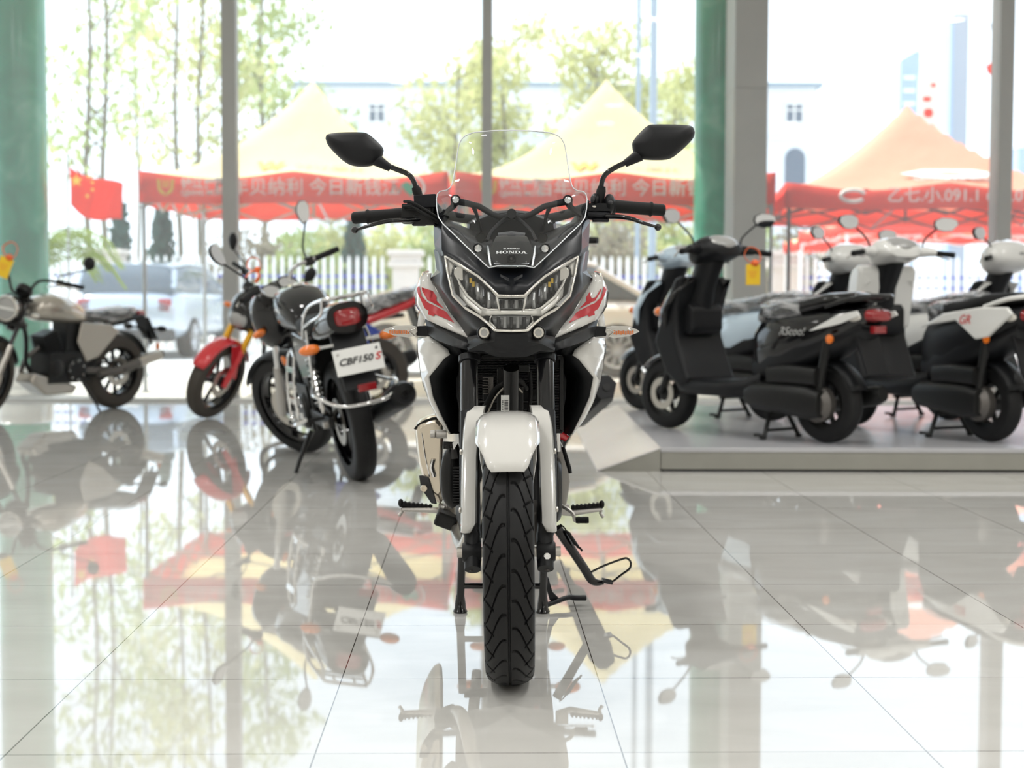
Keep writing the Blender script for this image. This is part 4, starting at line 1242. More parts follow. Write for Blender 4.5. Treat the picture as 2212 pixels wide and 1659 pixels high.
# raised centre cover carrying the maker's lettering
rows = []
for (w, y, d) in ((26, 506, .245), (34, 512, .225), (43, 530, .19), (48, 545, .165), (44, 556, .148), (40, 566, .135), (34, 576, .122)):
    rows.append([(-w - 4, y + 2, d + .03), (-w, y, d + .004), (-w * .45, y - 1, d), (0, y - 1, d - .002), (w * .45, y - 1, d), (w, y, d + .004), (w + 4, y + 2, d + .03)])
cc = panel(rows, 'centre_cover', 'gloss_black', mirror=False, solid=0.003, angle=30)
panel([[(-30, 503, .26), (0, 499, .255), (30, 503, .26)], [(-27, 512, .235), (0, 508, .23), (27, 512, .235)]], 'cover_hood', 'dark_grey', mirror=False, solid=.004)
# smoked inner floor of the cowl under the screen
panel([[(158, 440, .54), (126, 480, .47), (86, 497, .41), (50, 516, .34), (28, 520, .28)],
       [(167, 433, .472), (150, 479, .392), (112, 509, .322), (66, 541, .262), (42, 558, .215)]], 'inner_cowl', 'black_plastic', split=True, solid=.003)
for s in (-1, 1):
    MB().lathe([(.0105, 0), (.0135, .001), (.0135, .004), (.0115, .004), (.0105, .001)], M(s * 66, 513, .262), 'X', 24, caps=True).build('grommet', 'rubber', ROOT)
d0 = M(0, 545, .163)
tn = M(0, 552, .150) - M(0, 536, .178)
fm = frame(d0 + Vector((.006, 0, .0015)), (0, 1, 0), -tn)
def slab_letters(w):
    """wide slab-serif capitals as flat outlines, unit height"""
    r = lambda x0, y0, x1, y1: [(x0, y0), (x1, y0), (x1, y1), (x0, y1)]
    def stem(x, k=.24): return [r(x, 0, x + k, 1), r(x - .10, 0, x + k + .10, .15), r(x - .10, .85, x + k + .10, 1)]
    ring = lambda cx, rx, ry, ix, iy, a0, a1, n=24: [[(cx + rx * math.cos(p), .5 + ry * math.sin(p)), (cx + rx * math.cos(q), .5 + ry * math.sin(q)), (cx + ix * math.cos(q), .5 + iy * math.sin(q)), (cx + ix * math.cos(p), .5 + iy * math.sin(p))]
                                                     for p, q in [(a0 + (a1 - a0) * k / n, a0 + (a1 - a0) * (k + 1) / n) for k in range(n)]]
    L = {'H': (1.30, stem(.12) + stem(.94) + [r(.3, .43, 1.0, .58)]),
         'O': (1.25, ring(.62, .60, .52, .30, .36, 0, 2 * PI)),
         'N': (1.30, stem(.12, .17) + stem(1.0, .17) + [[(.10, 1), (.42, 1), (1.17, 0), (.88, 0)]]),
         'D': (1.22, stem(.12) + ring(.50, .68, .5, .36, .35, -PI / 2, PI / 2) + [r(.2, 0, .52, .15), r(.2, .85, .52, 1)]),
         'A': (1.35, [[(.52, 1), (.78, 1), (1.24, 0), (.92, 0)], [(.52, 1), (.66, 1), (.28, 0), (.12, 0)], r(.30, .25, .95, .38), r(.0, 0, .42, .13), r(.80, 0, 1.36, .13)])}
    out, x = [], 0
    for ch in w:
        wd, ps = L[ch]
        out += [[(x + px, py) for px, py in p] for p in ps]; x += wd + .10
    return out, x - .10
LP, LW = slab_letters('HONDA')
k_ = .0118
lm = MB()
for p in LP:
    lm.poly([fm @ Vector(((x - LW / 2) * k_ * .93, (y - .5) * k_, 0)) for x, y in p])
drape(lm.build('lettering', 'white_print', cc, angle=180), cc, (-1, 0, -.2))
drape(text('lettering', 'SUNDIRO', .0072, 'white_print', cc, frame(d0 + Vector((.0046, 0, .0115)), (0, 1, 0), -tn), extrude=0, sx=1.25, bold=.0002), cc, (-1, 0, -.2))
c = M(0, 560, .137)
MB().lathe([(.0, .0), (.010, 0), (.0115, .004), (.010, .006), (.006, .003), (0, .003)], c, 'X', 24, m=rmat(0, R(-20), 0)).build('sensor_port', 'rubber', cc)
MB().lathe([(.0, .003), (.0038, .003), (.0030, .006), (.0015, .004), (0, .004)], c, 'X', 16, m=rmat(0, R(-20), 0)).build('port_screw', 'engine_grey', cc)

# --- handlebar, grips, levers, switchgear, mirrors (each end follows its own slant in the photo)
MB().tube(ms([(-150, 462, .46), (-90, 474, .46), (0, 478, .47), (90, 470, .46), (165, 447, .46)]), .0125, 14, 5).build('handlebar', 'black_plastic', ROOT)
def grip(a, b, bump):
    A, B = M(*a), M(*b)
    d = B - A
    r0 = .0165
    P = [A, A + d * .70, A + d * .70, A + d * .715, A + d * .74, A + d * .755, A + d * .77, A + d * .97, B]
    g = MB().tube([A, A + d * .66, A + d * .69, A + d * .71, A + d * .73, A + d * .76, A + d * .955, A + d * .99, B], [r0, r0, r0, r0 + .0032, r0 + .0032, r0 - .0008, r0 - .0005, r0 - .003, .009], 24)
    return g.build('grip', 'rubber', ROOT, angle=50)
grip((-220, 462, .47), (-345, 472, .49), 1)
grip((222, 445, .47), (331, 453.5, .49), 1)
def lever(pts, ball):
    l = MB().tube(ms(pts), [.0085, .0078, .0072, .0068, .006, .0048], 12, 5, flat=.8)
    l.ell(M(*ball), (.0092,) * 3, 16, 10)
    return l.build('lever', 'gloss_black', ROOT)
lever([(-196, 474, .43), (-230, 476, .405), (-265, 478, .39), (-300, 486, .385), (-335, 497, .385)], (-339, 498, .385))
lever([(205, 467, .43), (235, 468, .405), (262, 473, .39), (285, 481, .387), (313, 489, .385)], (316, 490, .385))
# brake side: reservoir and cables
MB().box(M(-196, 452, .46), (.05, .07, .038)).build('brake_reservoir', 'black_plastic', ROOT, bevel=.004)
MB().box(M(-205, 463, .45), (.05, .075, .05)).box(M(-188, 476, .44), (.04, .055, .026)).box(M(-200, 486, .44), (.03, .035, .006)).build('switch_housing', 'engine', ROOT, bevel=.006)
MB().box(M(-186, 436, .44), (.045, .058, .034), rmat(R(4), 0, 0)).build('brake_reservoir', 'satin_black', ROOT, bevel=.003)
MB().tube(ms([(-232, 436, .42), (-215, 438, .40), (-180, 458, .40), (-150, 478, .42)]), .004, 8, 5).tube(ms([(-234, 447, .42), (-215, 447, .40), (-180, 466, .40), (-150, 484, .42)]), .004, 8, 5).tube(ms([(-230, 452, .42), (-205, 454, .40), (-178, 470, .40), (-152, 486, .43)]), .004, 8, 5).build('control_cable', 'rubber', ROOT)
MB().tube(ms([(-166, 478, .44), (-166, 488, .43), (-158, 492, .43), (-150, 484, .44)]), .002, 6, 4).build('control_cable', 'rubber', ROOT)
# clutch side: perch, switch pods
MB().tube(ms([(162, 462, .45), (178, 464, .45), (206, 467, .45), (212, 469, .45)]), [.0125, .0145, .015, .011], 18).box(M(192, 476, .44), (.03, .042, .008)).build('clutch_perch', 'satin_black', ROOT, bevel=.002)
MB().ell(M(180, 432, .46), (.03, .0125, .018)).ell(M(211, 440, .46), (.028, .0155, .026), 18, 12).box(M(190, 448, .46), (.045, .06, .02)).lathe([(.018, -.005), (.0195, -.004), (.0195, .004), (.018, .005)], M(220, 446, .47), 'Y', 20).build('switch_housing', 'black_plastic', ROOT, bevel=.004)
MB().ell(M(175, 429, .43), (.006, .006, .009)).ell(M(213, 437, .435), (.005, .0065, .0055)).build('switch_button', 'dark_grey', ROOT)
MB().ell(M(178, 446, .435), (.003, .006, .0035)).build('perch_screw', 'steel', ROOT)

def mirror_unit(outline, stem, dd, boot):
    cx = sum(p[0] for p in outline) / len(outline); cy = sum(p[1] for p in outline) / len(outline)
    rings = []
    for k, (sc_, off) in enumerate(((.0, -.036), (.45, -.034), (.72, -.029), (.88, -.020), (.965, -.010), (1.0, .0), (1.0, .006), (.97, .009))):
        if sc_ == 0: continue
        rings.append([M(cx + (x - cx) * sc_, cy + (y - cy) * sc_, dd + off) for x, y in spl2(outline)])
    mi = MB().loft(rings).build('mirror_housing', 'black_plastic', ROOT, angle=60)
    MB().loft([[M(cx + (x - cx) * .95, cy + (y - cy) * .95, dd + .0095) for x, y in spl2(outline)], [M(cx + (x - cx) * .94, cy + (y - cy) * .94, dd + .0115) for x, y in spl2(outline)]]).build('mirror_glass', 'mirror', mi)
    MB().tube(ms(stem), .0068, 12, 6).build('mirror_stem', 'gloss_black', mi)
    MB().tube(ms(boot), [.0095, .0125, .0105], 14).build('stem_boot', 'rubber', mi)
    return mi
def spl2(o, k=5):
    q = spline([(x, y, 0) for x, y in o + o[:1]], k)[:-1]
    return [(p.x, p.y) for p in q]
mirror_unit([(-403, 300), (-398, 291), (-372, 287), (-328, 286.5), (-308, 292), (-280, 318), (-278, 333), (-286, 350), (-306, 360), (-340, 360), (-365, 348), (-395, 318)],
            [(-288, 350, .455), (-272, 357, .455), (-250, 366, .455), (-224, 377, .455), (-212, 392, .458), (-207, 412, .46), (-205, 432, .46)], .455,
            [(-209, 404, .46), (-205, 412, .46), (-199, 432, .46)])
MB().tube(ms([(-294, 345, .45), (-276, 356, .452), (-262, 364, .455)]), [.017, .0125, .0095], 14).build('mirror_neck', 'black_plastic', ROOT)
mirror_unit([(395.5, 285), (390, 273), (372, 269), (312, 268), (290, 273), (263, 302), (260, 318), (266, 336), (283, 344), (335, 344), (362, 328), (390, 300)],
            [(272, 338, .455), (255, 347, .455), (232, 357, .455), (208, 371, .455), (197, 385, .458), (193, 405, .46), (190, 440, .46)], .455,
            [(195, 402, .46), (193, 412, .46), (188, 445, .46)])
MB().tube(ms([(276, 334, .45), (258, 345, .452), (244, 353, .455)]), [.017, .0125, .0095], 14).build('mirror_neck', 'black_plastic', ROOT)

# --- turn signals
for s in (-1, 1):
    ts = MB().loft([ms([(s * 165, 702, .44), (s * 165, 728, .44), (s * 165, 728, .46), (s * 165, 702, .46)]), ms([(s * 205, 705, .45), (s * 205, 726, .45), (s * 205, 726, .47), (s * 205, 705, .47)])]).build('turn_signal', 'black_plastic', ROOT, bevel=.003)
    O = [(205, 706), (218, 703), (250, 704), (272, 711), (277, 716), (255, 725), (222, 730), (212, 727), (203, 717)]
    cx, cy = 238, 716
    rings = [[M(s * (cx + (x - cx) * q), cy + (y - cy) * q, .455 + o_) for x, y in O] for q, o_ in ((.55, -.032), (.85, -.026), (1, -.012), (1, .008), (.8, .016))]
    MB().loft(rings[2:]).build('signal_shell', 'bright_chrome', ts)
    MB().loft(rings[:3], caps=False).poly(rings[0]).build('signal_lens', 'clear_lens', ts)
    am = MB()
    for k in range(9):
        am.box(M(s * (222 + k * 5), 717.5 + (k % 2), .437), (.004, .0045, .0095))
    am.build('signal_bulb', 'amber', ts)
    MB().tube(ms([(s * 208, 711, .43), (s * 222, 716, .424), (s * 210, 726, .43)]), .0022, 8).build('signal_trim', 'bright_chrome', ts)

# --- tank, seat, tail, rear rack (behind the fairing)
MB().secs([(-.42, .84, .10, .07), (-.50, .90, .15, .10), (-.62, .93, .165, .12), (-.76, .90, .14, .11), (-.88, .83, .09, .07)], 24).build('fuel_tank', 'white_paint', ROOT, angle=60)
MB().secs([(-.82, .80, .09, .045), (-.95, .775, .13, .05), (-1.10, .775, .145, .05), (-1.25, .82, .14, .05), (-1.52, .84, .11, .045), (-1.60, .84, .06, .03)], 24).build('seat', 'rubber', ROOT, angle=60)
MB().secs([(-.9, .66, .10, .06), (-1.2, .72, .12, .06), (-1.5, .77, .10, .05), (-1.68, .79, .05, .035)], 20).build('tail_cowl', 'black_plastic', ROOT, angle=60)
MB().tube([(-1.3, .12, .86), (-1.5, .15, .89), (-1.68, .10, .89), (-1.68, -.10, .89), (-1.5, -.15, .89), (-1.3, -.12, .86)], .009, 10, 4).build('grab_rail', 'black_plastic', ROOT)
# --- engine, frame, swingarm, rear wheel
en = MB()
en.box((-.60, .0, .38), (.34, .20, .22)).box((-.50, 0, .54), (.15, .15, .20), rmat(0, R(-18), 0))
en.lathe([(.0, .10), (.085, .10), (.09, .128), (.075, .138), (0, .14)], (-.66, 0, .37), 'Y', 28).lathe([(0, -.15), (.075, -.148), (.10, -.135), (.105, -.10), (0, -.10)], (-.62, 0, .37), 'Y', 28)
for k in range(8):
    en.box((-.48 - k * .006, 0, .46 + k * .02), (.17, .17, .007), rmat(0, R(-18), 0))
en = en.build('engine', 'engine', ROOT, bevel=.008)
# ribbed side of the cylinder head seen between guard and muffler
rb = MB().tube(ms([(-118, 968, .50), (-128, 985, .50), (-132, 1020, .50), (-130, 1070, .50), (-118, 1092, .50)]), [.014, .022, .026, .024, .016], 12, 4)
for k in range(14):
    rb.box(M(-116, 1010 + k * 6, .46), (.02, .022, .0035))
rb.build('clutch_cover', 'engine', ROOT)
MB().tube(ms([(-146, 962, .48), (-122, 962, .48), (-118, 990, .48)]), [.01, .012, .016], 10).lathe([(0, 0), (.006, 0), (.006, .004), (0, .004)], M(-138, 966, .46), 'X', 6).build('cable_bracket', 'engine', ROOT)
MB().prism(ms([(-127, 957, .46), (-119, 953, .46), (-114, 956, .46), (-124, 972, .46)]), (-.003, 0, 0)).build('cable_tab', 'white_print', ROOT)
MB().tube([(-.25, 0, .86), (-.45, .10, .74), (-.80, .13, .56), (-.86, .12, .36)], .02, 12, 5).mirror().tube([(-.28, 0, .72), (-.40, 0, .50), (-.45, 0, .32)], .02, 12).build('frame', 'engine', ROOT)
MB().box((-1.12, .11, .33), (.55, .03, .055)).box((-1.12, -.11, .33), (.55, .03, .055)).box((-.90, 0, .34), (.06, .24, .06)).build('swingarm', 'engine', ROOT, bevel=.008)
MB().tube([(-.95, 0, .45), (-1.0, 0, .72)], .034, 14).build('shock_absorber', 'red_paint', ROOT)
rw = MB().lathe([(RIM - .018, -.05), (RIM + .010, -.056), (RIM + .010, .056), (RIM - .018, .05)], (-1.37, 0, .305), 'Y', 48, caps=False).lathe([(.016, -.08), (.05, -.06), (.05, .06), (.016, .08)], (-1.37, 0, .305), 'Y', 24)
for k in range(6):
    a = k * PI / 3
    rw.tube([Vector((-1.37 + .03 * math.cos(a), 0, .305 + .03 * math.sin(a))), Vector((-1.37 + .21 * math.cos(a), 0, .305 + .21 * math.sin(a)))], [.018, .012], 8)
rwo = rw.build('rear_wheel', 'gloss_black', ROOT)
tread_tyre(rwo, (-1.37, 0, .305), .304, RIM, .068, nA=240, nC=40, N=24)
MB().box((-1.62, 0, .62), (.20, .16, .012), rmat(0, R(48), 0)).build('rear_mudguard', 'black_plastic', ROOT, bevel=.004)
MB().box((-1.70, 0, .77), (.03, .10, .05)).build('tail_light', 'red_lens', ROOT, bevel=.008)

# --- exhaust: bright heat shield on the bike's right
MB().tube([(-.42, -.03, .50), (-.40, -.08, .36), (-.50, -.12, .24), (-.70, -.15, .26), (-.85, -.16, .33)], .02, 14, 6).build('exhaust_pipe', 'steel', ROOT)
def exring(dd, k, c, z0=0):
    O = [(-207, 925), (-204, 913), (-196, 904), (-178, 896), (-160, 893), (-148, 905), (-146, 940), (-148, 985), (-148, 1040), (-146, 1078), (-152, 1088), (-165, 1082), (-178, 1062), (-190, 1035), (-200, 1000), (-205, 960)]
    return [M(c[0] + (x - c[0]) * k, c[1] + (y - c[1]) * k, dd) for x, y in O]
ec = (-176, 990)
mf = MB().loft([exring(.74, .80, ec), exring(.752, .94, ec), exring(.775, 1.0, ec), exring(1.15, .98, ec), exring(1.30, .9, ec)]).build('muffler', 'champagne', ROOT, angle=30, bevel=.002)
MB().tube(ms([(-208, 927, .758), (-200, 918, .75), (-185, 909, .745), (-170, 904, .745), (-155, 902, .745)]), .0032, 10).build('muffler_band', 'rubber', mf)
MB().tube(ms([(-193, 935, .742), (-186, 985, .738), (-176, 1030, .74)]), .0022, 8).tube(ms([(-168, 992, .73), (-172, 1010, .73), (-166, 1030, .735)]), .006, 8).build('muffler_crease', 'chrome', mf)
MB().prism(ms([(-199, 1028, .735), (-190, 1028, .728), (-178, 1033, .725), (-165, 1072, .73), (-160, 1090, .735), (-172, 1088, .735), (-186, 1068, .735), (-196, 1048, .737)]), (-.01, 0, 0)).build('muffler_end_guard', 'dark_grey', mf, bevel=.002)
MB().lathe([(0, 0), (.0095, 0), (.0105, .004), (.009, .008), (.005, .008), (.005, .004), (0, .004)], M(-188, 1055, .722), 'X', 20).build('guard_bolt', 'champagne', mf)
MB().lathe([(0, -.014), (.010, -.014), (.011, -.002), (.0075, .0), (.0115, .002), (.0115, .03), (0, .03)], M(-163, 938, .60), 'Y', 20).build('exhaust_clamp', 'alu', ROOT)

# --- footpegs, levers, stands
for s, yy, yo in ((-1, 1094, 0), (1, 1098, 0)):
    fp = MB()
    if s < 0:
        a, b_ = [(-238, 1090, .83), (-170, 1098, .83)], [(-236, 1101, .82), (-150, 1103, .82), (-128, 1100, .80)]
    else:
        a, b_ = [(196, 1092, .83), (130, 1098, .83)], [(194, 1100, .82), (130, 1108, .82), (104, 1104, .80)]
    pg = MB().tube(ms(b_), [.008, .013, .016], 10, flat=.7)
    e_ = a[0]
    pg.tube(ms([(e_[0], e_[1] + 8, .82), (e_[0] - s * 3, e_[1] + 16, .82), (e_[0] - s * (-4), e_[1] + 25, .82)]), [.005, .005, .006], 8)
    pg.box(M(s * (143 if s < 0 else 112), 1100, .79), (.03, .035, .03))
    pg = pg.build('footpeg', 'alu', ROOT, bevel=.002)
    rbm = MB().tube(ms(a), .0105, 10, flat=.8)
    A, B = M(*a[0]), M(*a[1])
    for k in range(8):
        rbm.box(A + (B - A) * (k / 7.5) + Vector((0, 0, .0065)), (.026, .0055, .006))
    rbm.ell(A + Vector((0, 0, .004)), (.014, .008, .012))
    rbm.build('peg_rubber', 'rubber', pg)
MB().ell(M(-144, 1097, .76), (.012, .009, .009)).build('peg_pivot', 'alu', ROOT)
gl_ = MB().tube(ms([(100, 1088, .66), (120, 1098, .64), (134, 1110, .63), (138, 1123, .63), (142, 1123, .63)]), .0055, 8, 4).build('gear_lever', 'alu', ROOT)
q = MB().tube(ms([(140, 1123, .63), (168, 1123, .63)]), .0085, 12)
for k in range(9):
    q.lathe([(.0085, -.0008), (.0105, -.0006), (.0105, .0006), (.0085, .0008)], M(143 + k * 2.9, 1123, .63), 'Y', 12)
q.build('lever_rubber', 'rubber', gl_)
MB().box(M(-140, 1122, .72), (.10, .06, .04), rmat(R(-20), 0, 0)).build('pedal_guard', 'engine', ROOT, bevel=.008)
bp_ = MB().prism(ms([(105, 950, .66), (120, 980, .66), (128, 1040, .66), (120, 1090, .68), (100, 1100, .68), (96, 1000, .66)]), (-.012, 0, 0)).build('footpeg_plate', 'alu', ROOT, bevel=.003)
MB().tube(ms([(112, 965, .62), (118, 985, .62), (126, 1012, .62), (128, 1022, .62)]), [.005, .006, .005], 8).build('sensor_cable', 'rubber', ROOT)
MB().tube(ms([(100, 938, .55), (113, 942, .55), (121, 948, .55)]), [.011, .011, .0095], 14).build('red_cap', 'red_paint', ROOT)
MB().tube(ms([(99, 932, .50), (101, 975, .50)]), .008, 12).build('hose_clip', 'chrome', ROOT)
ss = MB().tube(ms([(100, 1140, .80), (112, 1158, .81), (136, 1194, .83), (160, 1230, .85), (174, 1252, .86), (186, 1258, .865), (200, 1258, .87)]), [.0135, .014, .013, .013, .0125, .010, .006], 12, 4)
ss.box(M(208, 1255, .87), (.05, .03, .006), rmat(R(-12), 0, 0))
ss = ss.build('side_stand', 'gloss_black', ROOT)
MB().tube(ms([(172, 1236, .86), (200, 1222, .865), (240, 1207, .87), (252, 1206, .87), (259, 1215, .87), (256, 1228, .87), (240, 1240, .87), (222, 1254, .87), (210, 1258, .87)]), .0032, 8, 4).build('stand_tang', 'gloss_black', ss)
sp = MB()
A, B = M(122, 1148, .80), M(142, 1178, .80)
pts = []
for k in range(150):
    t = k / 149; a = t * 2 * PI * 15
    pts.append(A + (B - A) * t + Vector((.009 * math.cos(a), .009 * math.sin(a) * .83, -.009 * math.sin(a) * .55)))
sp.tube(pts, .0022, 6)
sp.tube(ms([(106, 1132, .80), (114, 1138, .80), (120, 1146, .80)]), .002, 6).tube(ms([(142, 1180, .80), (150, 1184, .80), (154, 1190, .80)]), .003, 6)
sp.build('stand_spring', 'rubber', ss)
cs = MB()
for s in (-1, 1):
    xo, xb = (-101, -113) if s < 0 else (66, 64)
    xo = -104 if s < 0 else 72
    xb = -109 if s < 0 else 69
    cs.tube(ms([(xo, 1150, .80), (xb, 1300, .805), (xb, 1318, .807)]), [.0115, .0115, .013], 12)
    f = M(xb, 1322, .808)
    cs.tube([Vector((f.x, f.y, .05)), Vector((f.x, f.y, .026)), Vector((f.x + .004, f.y, .012)), Vector((f.x + .004, f.y, .004)), Vector((f.x + .004, f.y, .0))], [.012, .0155, .0165, .021, .0185], 16)
cs.tube(ms([(-106, 1266, .805), (70, 1266, .805)]), .0085, 12)
cs.tube(ms([(-100, 1150, .80), (70, 1150, .80)]), .014, 12)
cs = cs.build('centre_stand', 'gloss_black', ROOT)
tg = MB().tube(ms([(74, 1308, .82), (96, 1300, .86), (124, 1290, .90), (138, 1291, .91), (162, 1291, .92)]), [.0075, .0075, .0075, .0085, .0085], 10, 3)
tg.prism(ms([(76, 1240, .82), (82, 1250, .83), (90, 1278, .85), (104, 1292, .87), (92, 1300, .87), (84, 1296, .85), (78, 1275, .83)]), (-.006, 0, 0))
tg.build('stand_lever', 'satin_black', cs)
# ============================================================ the other motorcycles
def add_wheel(par, name, c, R_, W_, tyre_m='tyre', rim_m='gloss_black', spokes=6, rot=None, disc=True, pivot=None):
    """cast wheel with tyre; pivot: matrix applied to the mesh (steering)"""
    rim = R_ - W_ * .82
    b = MB().lathe([(rim - .018, -W_ * .30), (rim + .008, -W_ * .36), (rim + .008, -W_ * .30), (rim - .010, -W_ * .2), (rim - .010, W_ * .2), (rim + .008, W_ * .30), (rim + .008, W_ * .36), (rim - .018, W_ * .30)], c, 'Y', 48, caps=False)
    b.lathe([(.014, -.065), (.045, -.045), (.045, .045), (.014, .065)], c, 'Y', 20)
    for k in range(spokes):
        a = 2 * PI * k / spokes + .2
        for e in (-.10, .10):
            b.tube([Vector(c) + Vector((.035 * math.cos(a + e), 0, .035 * math.sin(a + e))), Vector(c) + Vector((rim * .97 * math.cos(a + e * .6), 0, rim * .97 * math.sin(a + e * .6)))], [.011, .009], 8)
    if pivot is not None: b.xf(pivot)
    w = b.build(name, rim_m, par, angle=45)
    pr = []
    for k in range(17):
        t = -1 + k / 8
        a = t * R(118)
        pr.append((rim + .004 + (R_ - rim - .004) * (.45 + .55 * max(0, math.cos(a)) ** .6) if abs(a) < PI / 2 else rim + .004 + (R_ - rim - .004) * .45 * (1 - (abs(a) - PI / 2) / R(28)), W_ / 2 * math.copysign(abs(math.sin(min(abs(a), PI / 2))) ** .9, a)))
    t = MB().lathe(pr, c, 'Y', 72, caps=False)
    # tread blocks: shallow ribs across the crown
    for k in range(40):
        a = 2 * PI * k / 40
        for s in (-1, 1):
            q = [Vector((R_ * 1.003 * math.cos(a + e), s * y, R_ * 1.003 * math.sin(a + e) - 0)) for e, y in ((0, W_ * .04), (.09, W_ * .04), (.02, W_ * .27), (-.06, W_ * .27))]
            q = [p.normalized() * p.length for p in q]
            t.prism([Vector(c) + Vector((p.x * (1 if abs(p.y) < W_ * .1 else .968), p.y, p.z * (1 if abs(p.y) < W_ * .1 else .968))) for p in q], Vector((-math.cos(a), 0, -math.sin(a))) * .012)
    if pivot is not None: t.xf(pivot)
    t.build('tyre', tyre_m, w, angle=50)
    if disc:
        d = MB().lathe([(.07, .052), (.118, .052), (.118, .056), (.07, .056)], c, 'Y', 36, caps=False)
        if pivot is not None: d.xf(pivot)
        d.build('brake_disc', 'steel', w)
    return w

def crumple(b, amp=.014, sc=6.0):
    bmesh.ops.subdivide_edges(b.bm, edges=b.bm.edges[:], cuts=3, use_grid_fill=True)
    b.bm.normal_update()
    off = {v: noise.noise(v.co * sc) * amp + abs(noise.noise(v.co * sc * 2.1)) * amp * .7 for v in b.bm.verts}
    for v in b.bm.verts: v.co += v.normal * off[v]
    return b

def moto(name, label, loc, yaw, lean, steer, o):
    t = thing(name, label, 'motorcycle', loc, (lean, 0, yaw))
    g = o.get
    L, RR, FR_ = g('L', 1.33), .305, .305
    rake = R(26)
    u = Vector((-math.sin(rake), 0, math.cos(rake)))
    P0 = Vector((L - .05, 0, FR_))
    SM = Matrix.Translation(P0) @ Matrix.Rotation(steer, 4, u) @ Matrix.Translation(-P0)
    fk_ = lambda z, y, f=0: Vector((L - (z - FR_) * math.tan(rake) + f, y, z))
    tyre_m = g('tyre', 'tyre')
    add_wheel(t, 'front_wheel', (L, 0, FR_), FR_, g('fw', .105), tyre_m, g('rim', 'gloss_black'), g('spokes', 5), pivot=SM)
    add_wheel(t, 'rear_wheel', (0, 0, RR), RR, g('rw', .13), tyre_m, g('rim', 'gloss_black'), g('spokes', 5))
    # front end
    for s in (-1, 1):
        MB().tube([fk_(FR_ - .03, s * .085), fk_(FR_ + .05, s * .085), fk_(.56, s * .088)], [.02, .028, .026], 14).xf(SM).build('fork_slider', g('slider', 'alu'), t, angle=50)
        MB().tube([fk_(.54, s * .088), fk_(.92, s * .088)], g('stan_r', .018), 14).xf(SM).build('fork_tube', g('fork', 'chrome'), t, angle=50)
    rows = []
    for i in range(17):
        a = R(g('fender0', 30) + i * (g('fender1', 165) - g('fender0', 30)) / 16)
        rows.append([(L + (.335 - .025 * abs(v) ** 3) * math.cos(a), v * .07 * (.75 if i in (0, 16) else 1), FR_ + (.335 - .025 * abs(v) ** 3) * math.sin(a)) for v in (-1, -.75, -.4, 0, .4, .75, 1)])
    mg = MB().grid(rows).xf(SM).build('front_mudguard', g('fender', 'gloss_black'), t, solid=.003, angle=60)
    if g('fender_stay'):
        for s in (-1, 1):
            MB().prism([(L - .10, s * .085, FR_ + .30), (L + .02, s * .085, FR_ + .31), (L - .03, s * .095, FR_ + .05), (L - .10, s * .095, FR_ + .02)], (0, s * .006, 0)).xf(SM).build('mudguard_stay', g('fender', 'gloss_black'), mg)
    MB().box(fk_(.72, 0), (.06, .23, .035)).box(fk_(.90, 0), (.06, .22, .03)).tube([fk_(.66, 0, -.05), fk_(.94, 0, -.05)], .03, 12).xf(SM).build('triple_clamp', 'engine', t)
    hb = g('bar_h', 1.03)
    bx = L - (.92 - FR_) * math.tan(rake)
    bw = g('bar_w', .36)
    ps = [(bx - .16, -bw, hb - .0), (bx - .10, -bw + .14, hb + .01), (bx - .02, -.14, hb), (bx + .01, -.06, .945), (bx + .01, .06, .945), (bx - .02, .14, hb), (bx - .10, bw - .14, hb + .01), (bx - .16, bw, hb)]
    MB().tube(ps, .0115, 10, 4).xf(SM).build('handlebar', g('bar', 'chrome'), t, angle=60)
    for s in (-1, 1):
        MB().tube([(bx - .165, s * (bw + .02), hb), (bx - .112, s * (bw - .12), hb + .006)], [.0165, .0175], 14).xf(SM).build('grip', 'rubber', t, angle=60)
        MB().box((bx - .09, s * (bw - .145), hb + .005), (.05, .045, .05)).xf(SM).build('switch_housing', 'engine', t, bevel=.008)
        MB().tube([(bx - .05, s * (bw - .15), hb - .005), (bx - .06, s * (bw - .06), hb - .01), (bx - .10, s * (bw + .01), hb - .02)], [.006, .005], 8, 3).ell((bx - .103, s * (bw + .012), hb - .02), (.008,) * 3, 8, 6).xf(SM).build('lever', g('lever', 'steel'), t)
        mh = g('mirror_h', .22)
        mx, my, mz = bx - .07, s * (bw - .06 + g('mirror_out', .06)), hb + mh
        ms_ = MB().tube([(bx - .08, s * (bw - .15), hb + .02), (bx - .07, s * (bw - .13), hb + mh * .35), (mx, my - s * .01, mz - .05)], .0055, 8, 5)
        if g('round_mirror'):
            ms_.lathe([(0, .024), (.035, .02), (.05, .008), (.052, 0), (.05, -.003)], (mx, my, mz), 'X', 24)
        else:
            m_ = rmat(R(-18) * s, 0, R(14) * s)
            pr = [(.0, 1.0), (.45, .92), (.80, .55), (.92, 0.05), (.62, -.55), (.22, -.95), (-.22, -.98), (-.62, -.6), (-.88, .05), (-.78, .6), (-.42, .95)]
            rr = [[m_ @ Vector((d, .048 * a * q, .068 * c * q)) + Vector((mx, my, mz)) for a, c in pr] for q, d in ((.35, .028), (.75, .022), (.95, .010), (1, 0), (.97, -.004))]
            ms_.loft(rr)
        mo = ms_.xf(SM).build('mirror', g('mirror_m', 'black_plastic'), t, angle=50)
        if g('round_mirror'):
            MB().lathe([(0, -.003), (.048, -.003), (.048, -.005), (0, -.005)], (mx, my, mz), 'X', 24).xf(SM).build('mirror_glass', 'mirror', mo)
        else:
            MB().loft([[m_ @ Vector((d, .048 * a * .93, .068 * c * .93)) + Vector((mx, my, mz)) for a, c in pr] for d in (-.0042, -.006)]).xf(SM).build('mirror_glass', 'mirror', mo)
    # lamp
    lx = bx + .12
